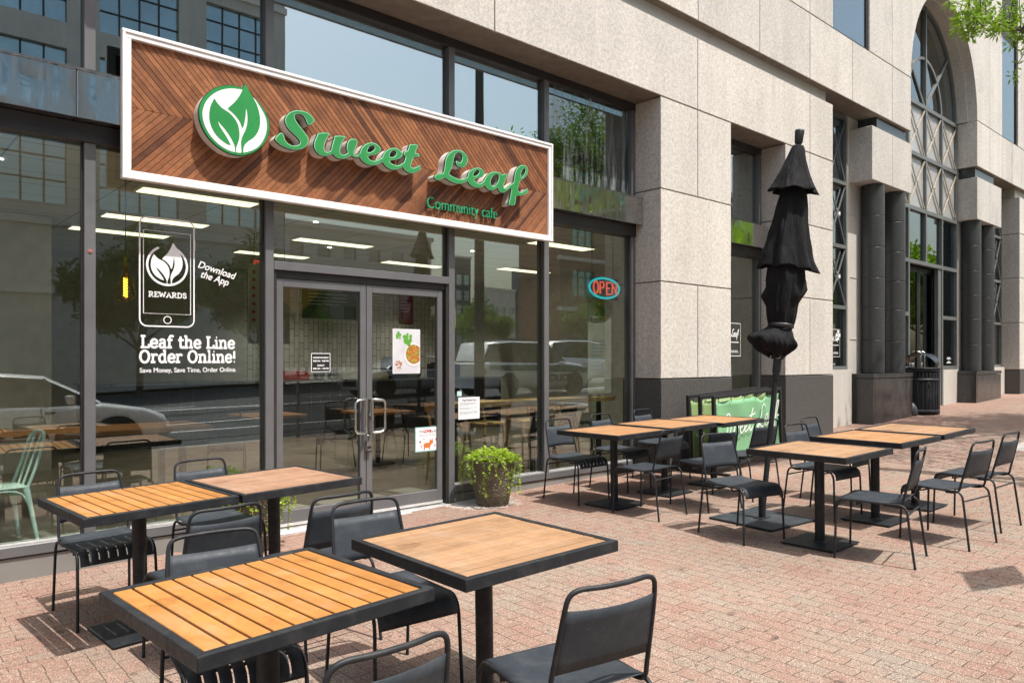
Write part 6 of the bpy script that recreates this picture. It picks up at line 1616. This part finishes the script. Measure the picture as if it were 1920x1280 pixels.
# ================================================================= buildings across the street (seen only in the glass)
def block(name, label, x0, x1, yf, depth, h, wallm, glassm, bay, storey, z0=0.0, wz=(.9, 2.6), wmarg=.5, bands=None, grid=0, roof=True):
    t = thing(name, label, 'building', ((x0+x1)/2, yf, gz((x0+x1)/2)-.2)); cx = t.location.x; bz = t.location.z
    n = max(1, round((x1-x0)/bay)); bw = (x1-x0)/n; fl = max(1, int((h-z0)/storey))
    m = MB(); hw = (x1-x0)/2
    m.box(-hw, hw, -depth, -.35, 0, h); m.box(-hw, hw, -.35, 0, 0, z0+wz[0])
    for i in range(fl):
        zt = z0+i*storey+wz[1]; zn = z0+(i+1)*storey+wz[0] if i < fl-1 else h
        m.box(-hw, hw, -.35, 0, zt, zn)
        for k in range(n+1):
            xc = -hw+k*bw; a = max(-hw, xc-wmarg); b = min(hw, xc+wmarg)
            m.box(a, b, -.35, .0, z0+i*storey+wz[0], zt)
    m.build('wall', wallm, t)
    g = MB(); f = MB()
    for i in range(fl):
        za, zb = z0+i*storey+wz[0], z0+i*storey+wz[1]
        for k in range(n):
            a, b = -hw+k*bw+wmarg, -hw+(k+1)*bw-wmarg
            g.box(a, b, -.34, -.25, za, zb)
            for q in range(1, grid+1):
                xx = a+(b-a)*q/(grid+1); f.box(xx-.04, xx+.04, -.25, -.20, za, zb)
            if grid:
                for zz in (za+(zb-za)*.36, za+(zb-za)*.72): f.box(a, b, -.25, -.199, zz-.04, zz+.04)
    o = g.build('window', glassm, t); tag(o, kind='stuff')
    if f.v: f.build('window_bar', M['frame_dark'], o)
    if bands:
        m = MB()
        for z in bands: m.box(-hw-.05, hw+.05, -.3, .18, z, z+.35)
        m.build('cornice', M['stone_smooth'], t)
    if roof:
        m = MB(); m.box(-hw-.15, hw+.15, -depth-.1, .3, h, h+.5); m.build('roof', M['stone_smooth'], t)
    return t
pale = stone_mat('pale_limestone', (.46, .44, .40), .1, 30, .8, .1); brick = stone_mat('brown_brick', (.20, .115, .085), .2, 20, .85, .2); dk = plain('dark_curtain_wall', (.05, .06, .07), .3); bl = plain('blue_grey_slab', (.07, .09, .13), .4)
wg = plain('sky_window', (.42, .52, .55), .06, .75, .2, .2, 0, 80, .8); tg_ = plain('teal_window', (.20, .42, .40), .08, .6, .2, .3, 0, 80, .8)
block('stone_block', 'pale stone block with tall gridded windows across the street', -34, 20.6, -31, 14, 34, pale, wg, 5.4, 4.6, 9.0, (.7, 4.0), .75, (5.2, 8.6, 22.8, 33.2), 3)
block('brick_block', 'brown brick block with pale bands and teal windows down the street', 44.5, 90, -31, 5, 17.5, brick, tg_, 5.6, 4.2, .5, (1.2, 3.4), 1.5, (4.6, 8.8, 13.0, 16.6), 2)
block('hotel_block', 'long pale hotel block in the middle distance, above the doors', 35, 54, -62, 6, 15.0, pale, wg, 3.2, 3.3, 1.0, (1.0, 2.4), .8)
block('office_tower', 'slim dark glass tower far down the street', 110.5, 115, -130, 3, 25, dk, wg, 2.2, 3.6, 0, (.6, 3.0), .2)
block('slab_tower', 'narrow blue grey slab tower in the distance', 126.5, 130.5, -125, 3, 23, bl, wg, 2, 3.6, 0, (1.2, 2.4), .4)
block('low_block', 'low pale block closing the view between the towers', 115.5, 126, -126, 3, 17.5, pale, wg, 3, 3.6, 0, (1.0, 2.6), .6)
